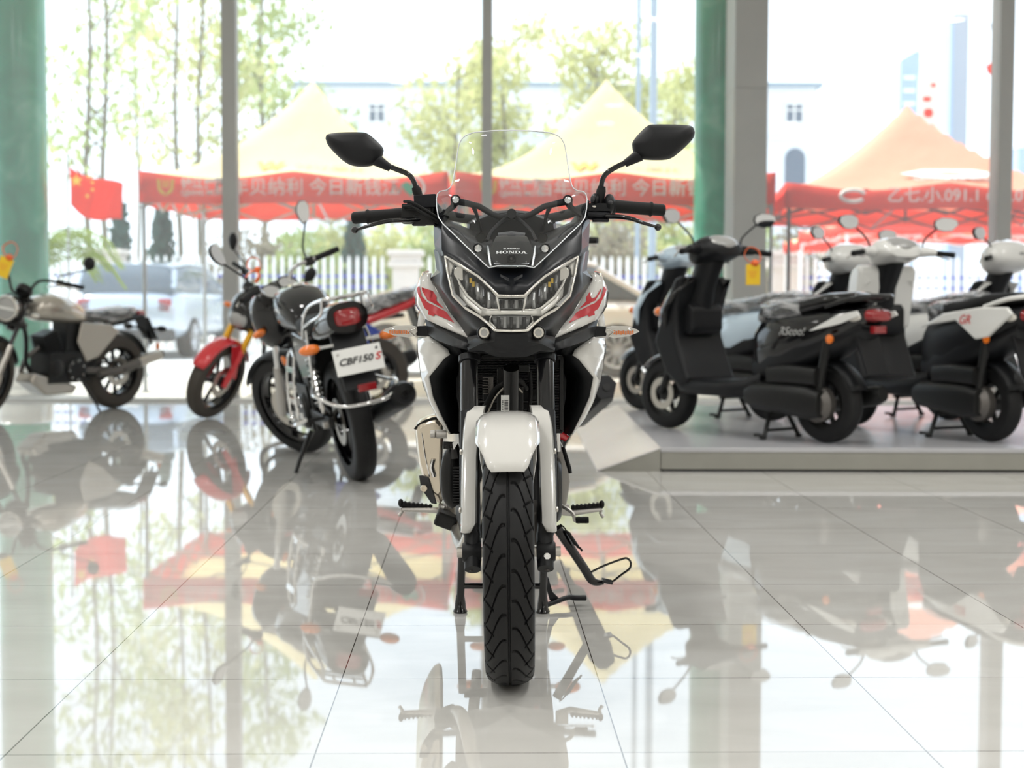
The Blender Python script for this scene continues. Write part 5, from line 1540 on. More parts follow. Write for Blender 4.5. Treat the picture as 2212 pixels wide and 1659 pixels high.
    if g('round_lamp'):
        hl_ = MB().lathe([(0, -.11), (.05, -.10), (.085, -.05), (.097, .0), (.097, .03), (.09, .035)], (lx, 0, .83), 'X', 36).xf(SM).build('headlight', g('lamp_shell', 'engine_grey'), t, angle=50)
        MB().lathe([(.097, .02), (.102, .03), (.097, .045), (.088, .045), (.086, .03)], (lx, 0, .83), 'X', 36).xf(SM).build('bezel', 'bright_chrome', hl_, angle=50)
        MB().lathe([(0, .03), (.087, .03), (.086, .036), (0, .046)], (lx, 0, .83), 'X', 36).xf(SM).build('lens', 'lens_grey', hl_)
        MB().box((lx + .045, 0, .83), (.006, .17, .018)).xf(SM).build('light_bar', 'plate_white', hl_)
        MB().box((lx - .10, 0, .70), (.05, .20, .05)).xf(SM).build('lamp_bracket', 'engine', t, bevel=.01)
    else:
        hk = g('hk', 1.0)
        hl_ = MB().secs([(lx - .16, .86, .07 * hk, .08 * hk), (lx - .08, .85, .125 * hk, .14 * hk), (lx, .83, .13 * hk, .14 * hk), (lx + .06, .80, .10 * hk, .11 * hk), (lx + .09, .79, .05, .06)], 20).xf(SM).build('headlight_cowl', g('cowl', 'gloss_black'), t, angle=60)
        MB().secs([(lx + .02, .80, .10, .085), (lx + .085, .78, .075, .062), (lx + .10, .775, .03, .03)], 16).xf(SM).build('lens', 'lens_grey', hl_, angle=60)
    MB().lathe([(0, -.03), (.06, -.03), (.066, 0), (.06, .022), (.05, .018), (0, .016)], (lx - .12, .035 if g('round_lamp') else .055, .97), 'Z', 24, m=rmat(0, R(-42), 0)).xf(SM).build('gauge', 'engine', t)
    if not g('round_lamp'):
        MB().lathe([(0, -.03), (.06, -.03), (.066, 0), (.06, .022), (.05, .018), (0, .016)], (lx - .12, -.075, .97), 'Z', 24, m=rmat(0, R(-42), 0)).xf(SM).build('gauge', 'engine', t)
        for y_ in (.055, -.075):
            MB().lathe([(0, .019), (.05, .019), (.05, .021), (0, .021)], (lx - .12, y_, .97), 'Z', 24, m=rmat(0, R(-42), 0)).xf(SM).build('gauge_face', 'lens_grey', t)
    for s in (-1, 1):
        sg = MB().tube([(lx - .06, s * .10, .80), (lx - .06, s * .16, .80)], .009, 8).xf(SM).build('turn_signal', 'engine', t)
        MB().ell((lx - .055, s * .19, .80), (.028, .045, .022)).xf(SM).build('signal_lens', g('signal', 'amber'), sg)
    # tank, seat, side panels
    tm = g('tank', 'gloss_black')
    MB().secs(g('tank_s', [(.90, .84, .06, .05), (.86, .85, .105, .10), (.74, .87, .145, .125), (.60, .86, .145, .115), (.48, .82, .11, .075), (.40, .785, .08, .04)]), 28).build('fuel_tank', tm, t, angle=70)
    MB().lathe([(0, .0), (.035, 0), (.035, .012), (0, .016)], (.66, 0, .985), 'Z', 20).build('tank_cap', 'chrome', t)
    seat_s = g('seat_s', [(.46, .80, .075, .03), (.36, .79, .11, .045), (.18, .79, .13, .05), (.02, .82, .13, .055), (-.16, .85, .115, .045), (-.25, .86, .08, .03)])
    st = MB().secs(seat_s, 22, p=3).build('seat', 'rubber', t, angle=70)
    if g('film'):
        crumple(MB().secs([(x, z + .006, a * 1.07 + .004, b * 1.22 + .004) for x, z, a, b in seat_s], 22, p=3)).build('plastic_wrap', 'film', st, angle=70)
    for s in (-1, 1):
        MB().slab(g('side_o', [(.44, .76), (.10, .73), (-.02, .66), (.12, .54), (.36, .52), (.46, .62)]), s * .105, s * .125).build('side_panel', g('side', 'gloss_black'), t, bevel=.010, seg=3)
        if g('shroud'):
            MB().slab([(1.00, .86), (.92, .92), (.62, .86), (.46, .74), (.60, .66), (.86, .60), (.93, .70)], s * .12, s * .17).build('tank_shroud', g('shroud'), t, bevel=.016, seg=3)
    # tail
    tl = MB().secs(g('tail_s', [(.05, .74, .10, .06), (-.15, .78, .11, .07), (-.30, .81, .10, .07), (-.38, .82, .085, .05)]), 22).build('tail_cowl', g('tail', 'gloss_black'), t, angle=70)
    tx, tz = g('tail_x', -.375), g('tail_z', .825)
    tk = g('tail_k', 1)
    MB().secs([(tx + .06, tz, .088 * tk, .058 * tk), (tx - .01, tz, .085 * tk, .055 * tk), (tx - .035, tz - .005, .062 * tk, .042 * tk)], 20, p=4).build('tail_light', 'red_lens', tl, angle=60)
    fz = g('mud_drop', .34)
    MB().loft([[(-.30, y * .085, tz - .03) for y in (-1, 1)] + [(-.27, y * .085, tz - .03) for y in (1, -1)], [(-.42, y * .08, tz - fz) for y in (-1, 1)] + [(-.40, y * .08, tz - fz) for y in (1, -1)]]).build('rear_mudguard', 'black_plastic', t, bevel=.006)
    for s in (-1, 1):
        sg = MB().tube([(-.33, s * .08, tz - .12), (-.33, s * .15, tz - .12)], .010, 8).build('turn_signal', g('sigstalk', 'chrome'), t)
        MB().ell((-.335, s * .195, tz - .12), (.03, .052, .026), 16, 10).build('signal_lens', g('rsignal', 'amber'), sg)
    # frame, engine
    MB().tube([(L - .30, 0, .86), (L - .38, 0, .60), (L - .42, 0, .34), (.50, 0, .22)], .018, 10, 4).tube([(L - .32, 0, .84), (.55, 0, .78), (.30, 0, .72), (-.25, 0, .78)], .018, 10, 4).tube([(.36, .09, .72), (.30, .10, .42), (.36, .09, .25)], .016, 10, 4).tube([(.36, -.09, .72), (.30, -.10, .42), (.36, -.09, .25)], .016, 10, 4).build('frame', 'engine', t)
    e = MB().box((.58, 0, .36), (.38, .23, .24)).box((.46, 0, .58), (.24, .17, .26)).box((.70, 0, .53), (.14, .15, .22), rmat(0, R(20), 0))
    e.lathe([(0, .09), (.095, .09), (.095, .125), (.08, .14), (0, .142)], (.50, 0, .34), 'Y', 28).lathe([(0, .09), (.07, .09), (.07, .12), (.05, .13), (0, .13)], (.70, 0, .36), 'Y', 24)
    e.lathe([(0, -.142), (.08, -.14), (.10, -.125), (.10, -.09), (0, -.09)], (.56, 0, .34), 'Y', 28)
    for k in range(8):
        e.box((.67 + .009 * k, 0, .45 + .024 * k), (.17, .19, .008), rmat(0, R(20), 0))
    e = e.build('engine', g('engine', 'engine'), t, bevel=.008)
    for s in (-1, 1):
        bo = MB()
        for k in range(7):
            bo.lathe([(0, s * .136), (.008, s * .136), (.007, s * .146), (0, s * .147)], (.52 + .075 * math.cos(k * .9), 0, .34 + .075 * math.sin(k * .9)), 'Y', 10)
        bo.build('engine_bolt', 'chrome', e)
    MB().tube([(.78, .0, .52), (.88, -.04, .42), (.86, -.09, .26), (.62, -.12, .20), (.30, -.14, .24), (.05, -.15, .30)], .019, 12, 6).build('exhaust_pipe', g('pipe', 'engine_grey'), t, angle=70)
    mu = g('muffler')
    if mu == 'round':
        mf_ = MB().tube([(.16, -.15, .27), (.05, -.155, .30), (-.34, -.185, .40), (-.42, -.19, .42), (-.45, -.19, .425)], [.02, .05, .062, .062, .050], 24).build('muffler', g('muf_m', 'black_plastic'), t, angle=50)
        MB().lathe([(0, 0), (.012, 0), (.012, .012), (.02, .012), (.022, 0), (.05, -.004)], (-.452, -.19, .425), 'X', 20, m=rmat(0, 0, PI)).build('muffler_tip', 'engine', mf_)
        MB().tube([(.02, -.205, .36), (-.18, -.225, .40), (-.40, -.24, .455)], [.01, .016, .012], 10, 3, flat=1.5).build('heat_shield', 'chrome', mf_)
    elif mu == 'silver':
        mf_ = MB().tube([(.28, .13, .30), (.10, .145, .32), (-.32, .165, .44), (-.36, .167, .45)], [.02, .040, .043, .035], 20).build('muffler', 'engine_grey', t, angle=50)
        MB().tube([(-.12, .156, .383), (-.30, .1645, .434), (-.352, .1665, .448)], [.0435, .045, .041], 20).build('muffler_sleeve', 'steel', mf_, angle=50)
        MB().lathe([(0, 0), (.02, 0), (.02, .01), (.03, .01)], (-.365, .167, .452), 'X', 16, m=rmat(0, 0, PI)).build('muffler_tip', 'engine', mf_)
    elif mu == 'hex':
        a, b = Vector(o['hex_a']), Vector(o['hex_b'])
        d = (b - a).normalized(); sx_ = d.cross(Vector((0, 0, 1))).normalized(); uz = sx_.cross(d)
        pr = [(-.30, 1), (.45, 1), (1, .45), (1, -.62), (.55, -1), (-.62, -.80), (-1, .38)]
        rr = [[p + sx_ * q[0] * .047 * k + uz * q[1] * .053 * k for q in pr] for p, k in ((a, .55), (a.lerp(b, .12), .95), (a.lerp(b, .92), 1.12), (a.lerp(b, .97), 1.0), (b, .92))]
        mf_ = MB().loft(rr).build('muffler', 'black_plastic', t, angle=25, bevel=.003)
        f_ = frame(b, sx_, uz)
        MB().lathe([(.010, 0), (.016, 0), (.016, .006), (.010, .006)], (0, 0, 0), 'Z', 20).xf(f_ if f_.to_3x3().col[2].dot(d) > 0 else f_ @ rmat(PI, 0, 0)).build('muffler_tip', 'engine', mf_)
        MB().tube([(.2, a.y * .7, .24), a], .02, 10).build('muffler_link', 'engine', mf_)
    # swingarm, chain, shocks, stands, pegs
    sw = g('swing', 'engine')
    for s in (-1, 1):
        MB().slab([(.42, .36), (.10, .345), (-.05, .34), (-.06, .285), (.10, .275), (.42, .29)], s * .085, s * .115).build('swingarm', sw, t, bevel=.008)
        MB().lathe([(0, s * .11), (.018, s * .11), (.018, s * .135), (0, s * .135)], (0, 0, RR), 'Y', 12).build('axle_nut', 'steel', t)
        if g('twin_shock'):
            A, B_ = Vector((.02, s * .12, .36)), Vector((.12, s * .115, .70))
            sh = MB().tube([A, B_], .012, 8)
            pts = []
            for k in range(110):
                q = k / 109; a = q * 2 * PI * 9
                pts.append(A.lerp(B_, .15 + .7 * q) + Vector((.026 * math.cos(a), .026 * math.sin(a), 0)))
            sh.tube(pts, .0045, 5)
            sh.build('shock_absorber', g('spring', 'chrome'), t)
        MB().tube([(.40, s * .12, .30), (.40, s * .23, .31)], .012, 10).build('footpeg', 'rubber', t)
        MB().tube([(.02, s * .12, .34), (.06, s * .19, .335)], .010, 10).build('passenger_peg', 'rubber', t)
    MB().slab([(.46, .39), (.10, .40), (-.04, .37), (-.04, .355), (.10, .38), (.46, .37)], .085, .10).build('chain_guard', g('chain', 'engine'), t)
    MB().tube([(.44, .12, .24), (.40, .22, .10), (.385, .27, .012)], [.013, .011, .010], 10).box((.385, .275, .006), (.07, .04, .010)).build('side_stand', 'engine', t)
    if g('belly'):
        MB().slab([(.90, .33), (.94, .26), (.78, .15), (.50, .15), (.46, .21), (.62, .26)], -.10, .10).build('belly_pan', g('belly'), t, bevel=.02, seg=3)
    if g('rack'):
        rk = MB()
        for s in (-1, 1):
            rk.tube([(.04, s * .145, .74), (-.10, s * .15, .84), (-.20, s * .13, .90), (-.40, s * .105, .925), (-.44, s * .08, .925), (-.44, 0, .925)], .0085, 10, 4)
            rk.tube([(-.06, s * .15, .80), (-.24, s * .145, .83), (-.40, s * .125, .86), (-.42, s * .11, .92)], .0075, 10, 4)
        for x in (-.26, -.34):
            rk.tube([(x, -.115, .915), (x, .115, .915)], .006, 8)
        for s in (-1, 1): rk.tube([(-.41, s * .05, .925), (-.34, s * .05, .915)], .006, 8)
        rk.build('rear_rack', 'chrome', t)
        rk = MB().tube([(.0, .15, .50), (-.16, .19, .48), (-.28, .20, .48), (-.40, .15, .44), (-.45, .08, .42), (-.45, -.08, .42), (-.40, -.15, .44), (-.28, -.20, .48), (-.16, -.19, .48), (.0, -.15, .50)], .0095, 10, 5)
        for s in (-1, 1):
            rk.tube([(-.02, s * .15, .50), (-.10, s * .155, .66), (-.06, s * .14, .78)], .0085, 8, 3)
        rk.build('bumper_bar', 'chrome', t)
        # ladder-shaped guard on the near side
        ld = MB()
        ld.tube([(.22, .20, .66), (.20, .235, .52), (.20, .245, .36), (.16, .24, .33)], .0085, 8, 3).tube([(.06, .20, .66), (.02, .235, .52), (.02, .245, .36), (.06, .24, .33)], .0085, 8, 3)
        ld.tube([(.22, .20, .66), (.14, .195, .69), (.06, .20, .66)], .0085, 8, 3)
        for z in (.60, .52, .44, .37):
            ld.box((.12, .235 - abs(z - .48) * .1, z), (.19, .008, .030))
        ld.tube([(.30, .19, .33), (.12, .26, .33), (-.02, .26, .34), (-.06, .22, .36)], .011, 8, 3)
        ld.build('leg_guard', 'chrome', t)
        np = MB().loft([[(-.445 + .0, y, .685) for y in (-.115, .115)] + [(-.438, y, .685) for y in (.115, -.115)], [(-.475, y, .565) for y in (-.115, .115)] + [(-.468, y, .565) for y in (.115, -.115)]]).build('number_plate', 'plate_white', t, bevel=.002)
        nrm = Vector((-.03, 0, -.12)).normalized()
        fm = frame((-.4625, .018, .625), (0, -1, 0), (.03, 0, .12))
        text('plate_lettering', 'CBF150', .044, 'black_print', np, fm, shear=.35, sx=1.15, bold=.0012)
        text('plate_lettering', 'S', .048, 'red_print', np, frame((-.4625, -.088, .625), (0, -1, 0), (.03, 0, .12)), shear=.35, sx=1.15, bold=.0012)
        MB().lathe([(0, -.004), (.006, -.004), (.005, .0), (0, 0)], (-.452, .093, .665), 'X', 10).lathe([(0, -.004), (.006, -.004), (.005, 0), (0, 0)], (-.452, -.093, .665), 'X', 10).build('plate_screw', 'chrome', np)
        MB().box((-.435, -.02, .49), (.012, .09, .035)).build('rear_reflector', 'red_lens', t, bevel=.003)
        MB().ell((L - .24, .115, .60), (.022, .008, .03)).xf(SM).build('side_reflector', 'amber', t)
    if g('tail_hugger'):
        rows = []
        for i in range(9):
            a = R(75 + i * 10)
            rows.append([(.335 * math.cos(a), y, RR + .335 * math.sin(a)) for y in (-.07, -.05, 0, .05, .07)])
        MB().grid(rows).build('rear_hugger', 'rubber', t, solid=.003)
        MB().tube([(-.26, 0, .66), (-.36, 0, .60), (-.42, 0, .52)], .012, 8, 3).build('plate_arm', 'engine', t)
        MB().ell((-.42, .07, .50), (.015, .02, .04)).build('rear_reflector', 'amber', t)
    return t

def pose(rear, front):
    """wheel contact points on the floor -> location and heading"""
    d = Vector(front) - Vector(rear)
    return (rear[0], rear[1], rear[2] if len(rear) > 2 else 0), math.atan2(d.y, d.x)

l, y = pose((-.745, 7.66), (-1.20, 9.0))
CB = moto('commuter_motorcycle', 'black commuter motorcycle with chrome rack and white plate seen from behind', l, y, R(-11), R(32),
     dict(rack=True, tail_k=.74, tail_x=-.385, mirror_out=.03, tail_s=[(.05, .74, .10, .06), (-.15, .78, .12, .08), (-.30, .815, .115, .085), (-.39, .825, .10, .072)], muffler='round', twin_shock=True, spring='chrome', bar='chrome', fork='chrome', slider='alu', mirror_h=.26, bar_h=1.04, fender='black_plastic', seat_s=[(.46, .80, .075, .03), (.36, .79, .11, .045), (.18, .79, .13, .05), (.02, .80, .125, .05), (-.12, .82, .11, .04), (-.2, .83, .08, .025)], side='gloss_black', film=False, rim='gloss_black', L=1.38, hk=1.25, rw=.108, fw=.10))
l, y = pose((-1.12, 12.25), (-2.31, 11.62))
RB = moto('naked_motorcycle', 'red and blue naked motorcycle with gold fork partly hidden behind the black commuter motorcycle', l, y, R(-6), R(40),
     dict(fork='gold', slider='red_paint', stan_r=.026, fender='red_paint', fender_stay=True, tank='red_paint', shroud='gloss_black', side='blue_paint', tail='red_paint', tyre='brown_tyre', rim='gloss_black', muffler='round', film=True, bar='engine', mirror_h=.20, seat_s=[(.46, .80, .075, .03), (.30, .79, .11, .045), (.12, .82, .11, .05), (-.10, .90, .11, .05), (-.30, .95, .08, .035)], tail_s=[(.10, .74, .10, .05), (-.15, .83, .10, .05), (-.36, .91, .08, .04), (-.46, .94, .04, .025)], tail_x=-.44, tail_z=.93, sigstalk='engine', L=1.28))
l, y = pose((-3.29, 12.75), (-3.98, 11.66))
SB = moto('roadster_motorcycle', 'silver retro roadster motorcycle with round headlight and plastic-wrapped seat', l, y, R(-3), R(17),
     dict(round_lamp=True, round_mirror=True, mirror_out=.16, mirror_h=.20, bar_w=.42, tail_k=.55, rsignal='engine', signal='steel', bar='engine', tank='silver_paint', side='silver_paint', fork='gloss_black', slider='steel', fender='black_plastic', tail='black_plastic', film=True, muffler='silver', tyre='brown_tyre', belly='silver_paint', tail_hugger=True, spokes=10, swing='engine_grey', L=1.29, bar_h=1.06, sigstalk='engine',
          tank_s=[(.90, .80, .06, .05), (.84, .82, .115, .09), (.72, .83, .15, .115), (.56, .81, .14, .11), (.42, .77, .10, .08), (.34, .74, .07, .05)],
          seat_s=[(.40, .77, .08, .03), (.26, .75, .11, .045), (.08, .76, .125, .055), (-.08, .79, .11, .045), (-.16, .80, .07, .03)],
          tail_s=[(.1, .70, .08, .03), (-.05, .72, .09, .03), (-.2, .75, .07, .025), (-.28, .76, .05, .02)], tail_x=-.27, tail_z=.78, mud_drop=.22,
          side_o=[(.46, .72), (.16, .70), (.06, .64), (.28, .44), (.40, .40), (.50, .56)]))
l, y = pose((.03, 6.45), (.03, 7.75))
HB_ = moto('sport_motorcycle', 'black motorcycle mostly hidden behind the adventure motorcycle, its angular muffler showing', l, y, 0, 0,
     dict(muffler='hex', hex_a=(.26, -.24, .37), hex_b=(-.30, -.345, .545), bar='engine', mirror_h=.02, mirror_out=-.12, bar_h=1.17, bar_w=.35, tail_s=[(.10, .68, .08, .05), (-.15, .74, .08, .05), (-.3, .77, .06, .04)], tail_x=-.28, tail_z=.77, L=1.30, tank_s=[(.90, .78, .06, .05), (.86, .79, .105, .08), (.74, .80, .14, .10), (.60, .79, .14, .09), (.48, .76, .11, .06), (.40, .74, .08, .04)]))
# yellow hang tag with ribbon on the roadster's handlebar
def hang_tag(label, loc, rz, s=1.0, tilt=0.0, card=True):
    t = thing('hang_tag' if card else 'ribbon_bow', label, 'tag' if card else 'ribbon', loc, (0, 0, rz))
    m = rmat(0, tilt, 0)
    if card: MB().box((0, 0, -.085 * s), (.085 * s, .004, .12 * s), None).xf(m).build('card', 'tag_yellow', t, bevel=.001)
    MB().tube([(-.005, 0, -.03 * s), (-.05 * s, .01, .02 * s), (-.02 * s, .02, .07 * s), (.03 * s, .01, .055 * s), (.04 * s, -.01, .0), (.01, 0, -.03 * s)], .007 * s, 8, 5, flat=.4).ell((.01 * s, 0, -.018 * s), (.022 * s, .02 * s, .02 * s)).xf(m).build('ribbon', 'ribbon', t)
    if not card:
        MB().tube([(0, 0, -.01), (.03 * s, -.02, -.05 * s), (.01 * s, -.03, -.10 * s)], .012 * s, 8, 4, flat=.3).tube([(0, 0, -.01), (-.04 * s, -.02, -.04 * s), (-.06 * s, -.03, -.07 * s)], .012 * s, 8, 4, flat=.3).build('ribbon_end', 'ribbon', t)
        return t
    q = MB()
    for k in range(3):
        q.box((-.004 * s, -.0028, (-.07 - .014 * k) * s), ((.05 - .01 * k) * s, .001, .003 * s))
    q.xf(m).build('tag_lettering', 'ribbon', t)
    return t
# ============================================================ scooters on the platform
def scooter(label, rear, front, o, group=None):
    g = o.get
    l, yaw = pose(rear, front)
    t = thing('scooter', label, 'scooter', (l[0], l[1], PH + .0016), (0, 0, yaw), group=group)
    L, R_ = 1.22, .212
    body, trim, leg = g('body', 'gloss_black'), g('trim', 'black_plastic'), g('leg', 'black_plastic')
    steer = g('steer', 0.0)
    rake = R(26)
    u = Vector((-math.sin(rake), 0, math.cos(rake))); P0 = Vector((L - .05, 0, R_))
    SM = Matrix.Translation(P0) @ Matrix.Rotation(steer, 4, u) @ Matrix.Translation(-P0)
    add_wheel(t, 'front_wheel', (L, 0, R_), R_, .095, 'tyre', 'engine', 3, disc=False, pivot=SM)
    add_wheel(t, 'rear_wheel', (0, 0, R_), R_, .10, 'tyre', 'engine', 3, disc=False)
    for s in (-1, 1):
        MB().tube([(L, s * .07, R_), (L - .12, s * .07, R_ + .26)], [.02, .018], 10).xf(SM).build('fork_leg', 'engine', t)
    MB().lathe([(.055, .058), (.095, .058), (.095, .062), (.055, .062)], (L, 0, R_), 'Y', 28, caps=False).xf(SM).build('brake_disc', 'steel', t)
    rows = []
    for i in range(13):
        a = R(35 + i * 10)
        rows.append([(L + (.242 - .03 * abs(v) ** 3) * math.cos(a), v * .068, R_ + (.242 - .03 * abs(v) ** 3) * math.sin(a)) for v in (-1, -.7, -.35, 0, .35, .7, 1)])
    MB().grid(rows).xf(SM).build('front_mudguard', body, t, solid=.003, angle=60)
    # leg shield: outer apron (painted) and inner shield (dark), with belly
    apron = [(1.235, .50), (1.225, .56), (1.16, .72), (1.10, .83), (1.02, .90)]
    rows = []
    for (x, z), w in zip(apron, (.06, .13, .18, .155, .10)):
        rows.append([(x - .15, w + .055, z - .01), (x - .07, w + .03, z), (x - .01, w * .7, z), (x, 0, z + .01), (x - .01, -w * .7, z), (x - .07, -w - .03, z), (x - .15, -w - .055, z - .01)])
    ap = MB().grid(rows).build('front_apron', g('apron', body), t, solid=.006, angle=45)
    MB().ell((1.215, 0, .64), (.02, .10, .04)).build('apron_grille', 'lens_grey', ap)
    for s in (-1, 1):
        MB().ell((1.16, s * .14, .70), (.035, .045, .028), m=rmat(0, 0, s * .5)).build('front_signal', 'amber', ap)
    SHI = [(.86, .30), (.95, .26), (1.06, .34), (1.16, .52), (1.08, .74), (.99, .90), (.93, .91), (.98, .72), (.97, .56), (.92, .44)]
    MB().slab(SHI, -.20, .20).build('leg_shield', leg, t, bevel=.03, seg=3)
    MB().slab([(.93, .56), (.90, .60), (.90, .72), (.94, .76), (1.0, .70), (1.0, .58)], -.13, .13).build('glove_box', leg, t, bevel=.02, seg=3)
    if g('inner'):
        MB().slab([(1.08, .60), (1.01, .94), (.93, .99), (.89, .95), (.955, .60)], -.21, .21).build('inner_panel', g('inner'), t, bevel=.03, seg=3)
    fl = MB().secs([(.98, .285, .17, .05), (.90, .27, .185, .05), (.66, .265, .185, .045), (.46, .28, .17, .06), (.38, .32, .13, .07)], 20, p=5).build('floorboard', trim, t, angle=50)
    # steering column, handlebar cover, instruments, grips, mirrors
    hx, hz = .85, 1.055
    MB().tube([(1.00, 0, .70), (.95, 0, .86), (.88, 0, 1.02)], [.095, .075, .085], 16).xf(SM).build('steering_cover', leg, t, angle=60)
    hk = g('hk', 1.0)
    hd = MB().secs([(hx - .11, hz + .0, .11 * hk, .03 * hk), (hx - .06, hz + .01, .155 * hk, .066 * hk), (hx, hz + .005, .17 * hk, .082 * hk), (hx + .07, hz - .01, .145 * hk, .078 * hk), (hx + .13, hz - .03, .09 * hk, .05 * hk)], 24).xf(SM).build('handlebar_cover', g('head', trim), t, angle=60)
    MB().ell((hx - .06, 0, hz + .05), (.062, .115, .026), m=rmat(0, R(-32), 0)).xf(SM).build('instrument_glass', 'lens_grey', hd)
    MB().secs([(hx + .06, hz - .005, .12, .04), (hx + .125, hz - .02, .085, .032), (hx + .14, hz - .022, .04, .02)], 18).xf(SM).build('headlamp', 'lens_grey', hd, angle=60)
    for s in (-1, 1):
        MB().tube([(hx - .0, s * .12, hz), (hx - .02, s * .22, hz + .005), (hx - .05, s * .27, hz)], [.035, .03, .022], 12).xf(SM).build('switch_housing', g('head', trim), t)
        MB().tube([(hx - .045, s * .25, hz), (hx - .095, s * .37, hz - .015)], [.0165, .017], 12).xf(SM).build('grip', 'rubber', t, angle=60)
        MB().tube([(hx + .01, s * .22, hz - .005), (hx, s * .30, hz - .015), (hx - .045, s * .375, hz - .04)], .005, 8, 3).xf(SM).build('brake_lever', 'steel', t)
        if g('mirrors', True):
            my, mz, mx = s * g('mo', .36), hz + g('mh', .17), hx - .03
            mr = MB().tube([(hx - .02, s * .19, hz + .02), (hx - .01, s * .215, hz + .08), (mx + .015, my - s * .06, mz - .025), (mx + .012, my - s * .03, mz)], .0058, 8, 4)
            pr = [(.95, .0), (.82, .66), (.3, .92), (-.4, .95), (-.92, .55), (-1.0, -.05), (-.75, -.72), (-.2, -.95), (.45, -.85)]
            m_ = rmat(R(g('mtilt', 0)) * s, 0, s * R(10))
            rr = [[m_ @ Vector((d, s * .085 * a * q, .045 * c * q)) + Vector((mx, my, mz)) for a, c in pr] for q, d in ((.4, .03), (.8, .022), (.97, .01), (1, 0), (.97, -.004))]
            mr = mr.loft(rr).xf(SM).build('mirror', 'black_plastic', t, angle=50)
            MB().loft([[m_ @ Vector((d, s * .085 * a * .93, .045 * c * .93)) + Vector((mx, my, mz)) for a, c in pr] for d in (-.0045, -.006)]).xf(SM).build('mirror_glass', 'mirror', mr)
    # rear body
    rb_ = MB().secs([(.44, .50, .12, .14), (.38, .52, .15, .17), (.22, .55, .17, .16), (.02, .60, .165, .12), (-.18, .655, .13, .085), (-.30, .69, .085, .05)], 28, p=2.6).build('rear_body', body, t, angle=70)
    MB().secs([(.46, .40, .11, .10), (.30, .44, .155, .14), (.10, .50, .16, .12), (-.10, .56, .13, .09), (-.28, .62, .09, .05)], 24).build('lower_body', leg, t, angle=70)
    if g('panel'):
        for s in (-1, 1):
            MB().slab([(.40, .615), (.20, .70), (-.10, .735), (-.30, .735), (-.34, .70), (-.16, .575), (-.06, .56), (.10, .66), (.30, .635)], s * .155, s * .178).build('side_panel', g('panel'), t, bevel=.012, seg=3)
    if g('stripe'):
        for s in (-1, 1):
            MB().slab([(.02, .60), (-.18, .69), (-.31, .715), (-.33, .69), (-.20, .645)], s * .15, s * .163).build('side_flash', g('stripe'), t, bevel=.004)
    SS = [(.45, .665, .07, .02), (.40, .70, .11, .045), (.24, .715, .13, .05), (.10, .73, .13, .05), (-.06, .765, .125, .045), (-.22, .78, .10, .035), (-.28, .78, .06, .02)]
    st = MB().secs(SS, 24, p=3).build('seat', g('seat', 'gloss_black'), t, angle=70)
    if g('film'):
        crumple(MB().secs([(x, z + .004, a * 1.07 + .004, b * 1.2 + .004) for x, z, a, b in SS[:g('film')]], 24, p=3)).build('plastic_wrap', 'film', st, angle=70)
    MB().tube([(-.08, .13, .735), (-.24, .125, .775), (-.34, .085, .79), (-.36, 0, .79), (-.34, -.085, .79), (-.24, -.125, .775), (-.08, -.13, .735)], .013, 10, 4).build('grab_rail', g('rail', 'gloss_black'), t)
    tl = MB().secs([(-.27, .69, .088, .034), (-.34, .69, .078, .033), (-.362, .688, .06, .025)], 20, p=3).build('tail_light', 'red_lens', t, angle=60)
    for s in (-1, 1):
        MB().ell((-.235, s * .100, .680), (.055, .020, .024)).build('rear_signal', 'bezel', tl)
        MB().ell((-.215, s * .112, .678), (.022, .010, .014)).build('signal_bulb', 'amber', tl)
        MB().lathe([(0, 0), (.024, 0), (.024, .006), (0, .009)], (-.14, s * .165, .565), 'Y', 16, m=rmat(0, 0, PI if s < 0 else 0)).build('side_reflector', 'amber', t)
    MB().box((-.325, 0, .615), (.03, .10, .04)).build('rear_reflector', 'red_lens', t, bevel=.004)
    # rear mudguard, engine, belt cover, muffler, shock
    rows = []
    for i in range(15):
        a = R(20 + i * 9)
        k = .245
        rows.append([(-(k - .03 * abs(v) ** 3) * math.cos(a) + .0, v * .075, R_ + (k - .03 * abs(v) ** 3) * math.sin(a)) for v in (-1, -.7, -.35, 0, .35, .7, 1)])
    MB().grid(rows).build('rear_mudguard', 'black_plastic', t, solid=.003, angle=60)
    MB().loft([[(-.26, y, .58) for y in (-.09, .09)] + [(-.24, y, .58) for y in (.09, -.09)], [(-.33, y, .38) for y in (-.085, .085)] + [(-.315, y, .38) for y in (.085, -.085)]]).build('plate_holder', 'black_plastic', t, bevel=.004)
    MB().secs([(.46, .24, .05, .05), (.40, .245, .06, .075), (.20, .235, .06, .085), (.02, .222, .06, .092), (-.06, .215, .05, .07)], 20, p=3) .xf(Matrix.Translation((0, .125, 0))).build('belt_cover', 'engine', t, angle=60)
    MB().secs([(.30, .36, .05, .05), (.16, .37, .055, .055), (-.04, .36, .05, .05)], 18, p=4).xf(Matrix.Translation((0, .12, 0))).build('air_box', 'engine', t, angle=60)
    cv = MB().lathe([(0, .05), (.095, .05), (.10, .10), (.075, .135), (0, .14)], (0, 0, R_), 'Y', 24)
    for k in range(7): cv.lathe([(0, .125), (.009, .125), (.008, .145), (0, .146)], (.052 * math.cos(k * .9), 0, R_ + .052 * math.sin(k * .9)), 'Y', 8)
    cv.build('hub_casting', 'engine_grey', t)
    MB().box((.36, 0, .27), (.22, .2, .14)).lathe([(0, -.14), (.07, -.13), (.085, -.09), (0, -.09)], (.30, 0, .27), 'Y', 20).build('engine', 'engine', t, bevel=.01)
    MB().tube([(.42, -.08, .20), (.25, -.13, .17), (.15, -.15, .20), (-.20, -.16, .26), (-.24, -.16, .27)], [.016, .018, .05, .055, .04], 16).build('muffler', 'engine', t, angle=60)
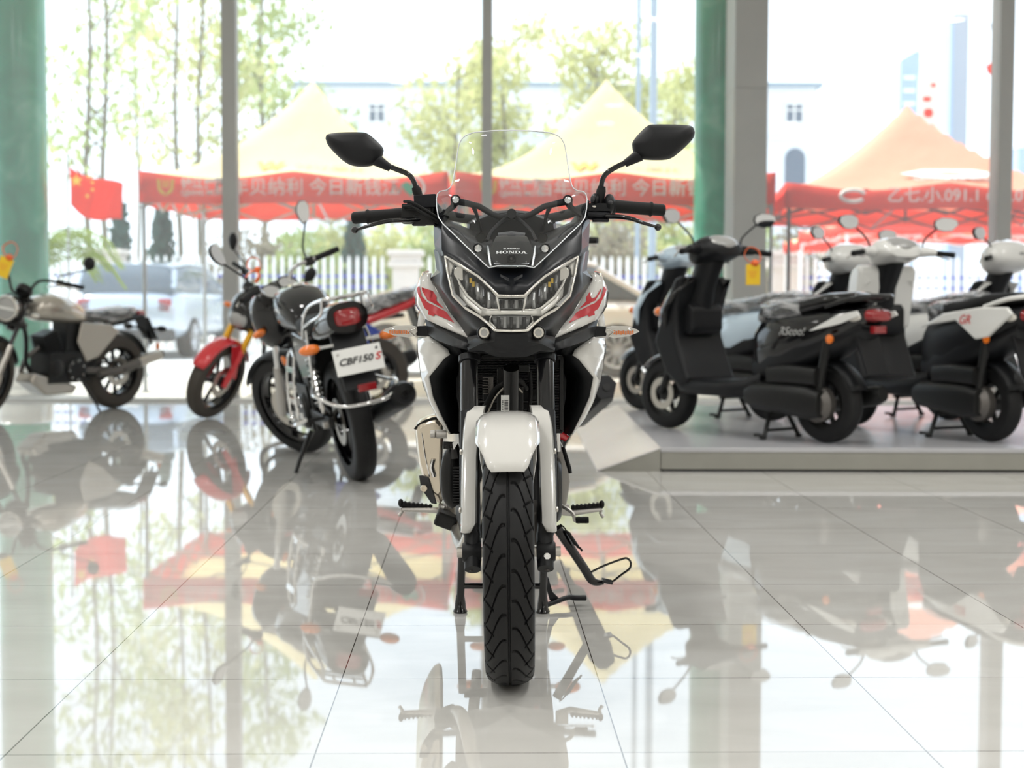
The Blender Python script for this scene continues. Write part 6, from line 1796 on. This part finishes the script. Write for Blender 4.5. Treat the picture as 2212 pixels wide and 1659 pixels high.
    MB().tube([(-.02, .11, .28), (-.08, .115, .55)], .025, 12).build('shock_absorber', 'engine', t)
    # centre stand
    cs_ = MB()
    for s in (-1, 1):
        cs_.tube([(.36, s * .06, .17), (.345, s * .10, .09), (.33, s * .145, .008)], .0135, 8, 3).ell((.335, s * .148, .010), (.024, .020, .010))
    cs_.tube([(.337, -.125, .05), (.337, .125, .05)], .009, 8).box((.36, 0, .15), (.05, .17, .05))
    cs_.tube([(.338, .145, .02), (.36, .165, .025), (.37, .185, .025)], .008, 8)
    cs_.build('centre_stand', 'engine', t)
    if g('script'):
        for s in (1,):
            tx_ = text('side_lettering', g('script'), g('ssz', .075), g('smat', 'white_print'), t, frame((g('sx', .02), s * g('sy', .181), g('szz', .60)), (-1, 0, -.0), (.25, 0, 1)), shear=.3)
            if not g('panel'): drape(tx_, rb_, (0, -1, 0), .001)
    return t

# contact points read off the photo, platform height
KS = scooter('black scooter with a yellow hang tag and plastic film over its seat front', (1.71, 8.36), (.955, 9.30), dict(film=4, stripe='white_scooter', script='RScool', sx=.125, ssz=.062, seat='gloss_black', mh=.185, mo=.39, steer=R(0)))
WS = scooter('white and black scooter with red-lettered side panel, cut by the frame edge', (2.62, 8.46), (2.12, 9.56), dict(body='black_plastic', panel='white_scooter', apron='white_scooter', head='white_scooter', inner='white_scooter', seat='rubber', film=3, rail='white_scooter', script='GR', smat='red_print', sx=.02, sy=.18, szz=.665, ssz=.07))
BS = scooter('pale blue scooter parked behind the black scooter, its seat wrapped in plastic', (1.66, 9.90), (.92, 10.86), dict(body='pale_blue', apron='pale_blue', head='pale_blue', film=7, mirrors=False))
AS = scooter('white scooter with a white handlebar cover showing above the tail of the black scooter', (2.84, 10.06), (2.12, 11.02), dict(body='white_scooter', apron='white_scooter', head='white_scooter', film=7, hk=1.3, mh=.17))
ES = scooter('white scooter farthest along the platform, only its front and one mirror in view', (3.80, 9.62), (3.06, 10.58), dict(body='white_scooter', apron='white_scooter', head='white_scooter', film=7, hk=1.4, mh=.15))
# hang tags on the handlebars
hang_tag('yellow card tag with orange ribbon hanging from the black scooter handlebar', (X(1625, 8.9), 8.90, Z(560, 8.9)), R(10), 1.0)
hang_tag('yellow card tag with orange ribbon on the silver roadster handlebar', (X(22, 11.6), 11.6, Z(552, 11.6)), R(0), 1.25, R(22))
hang_tag('orange ribbon tied near the mirrors of the black commuter motorcycle', (X(552, 8.75), 8.75, Z(580, 8.75)), R(0), .85, R(-20), card=False)
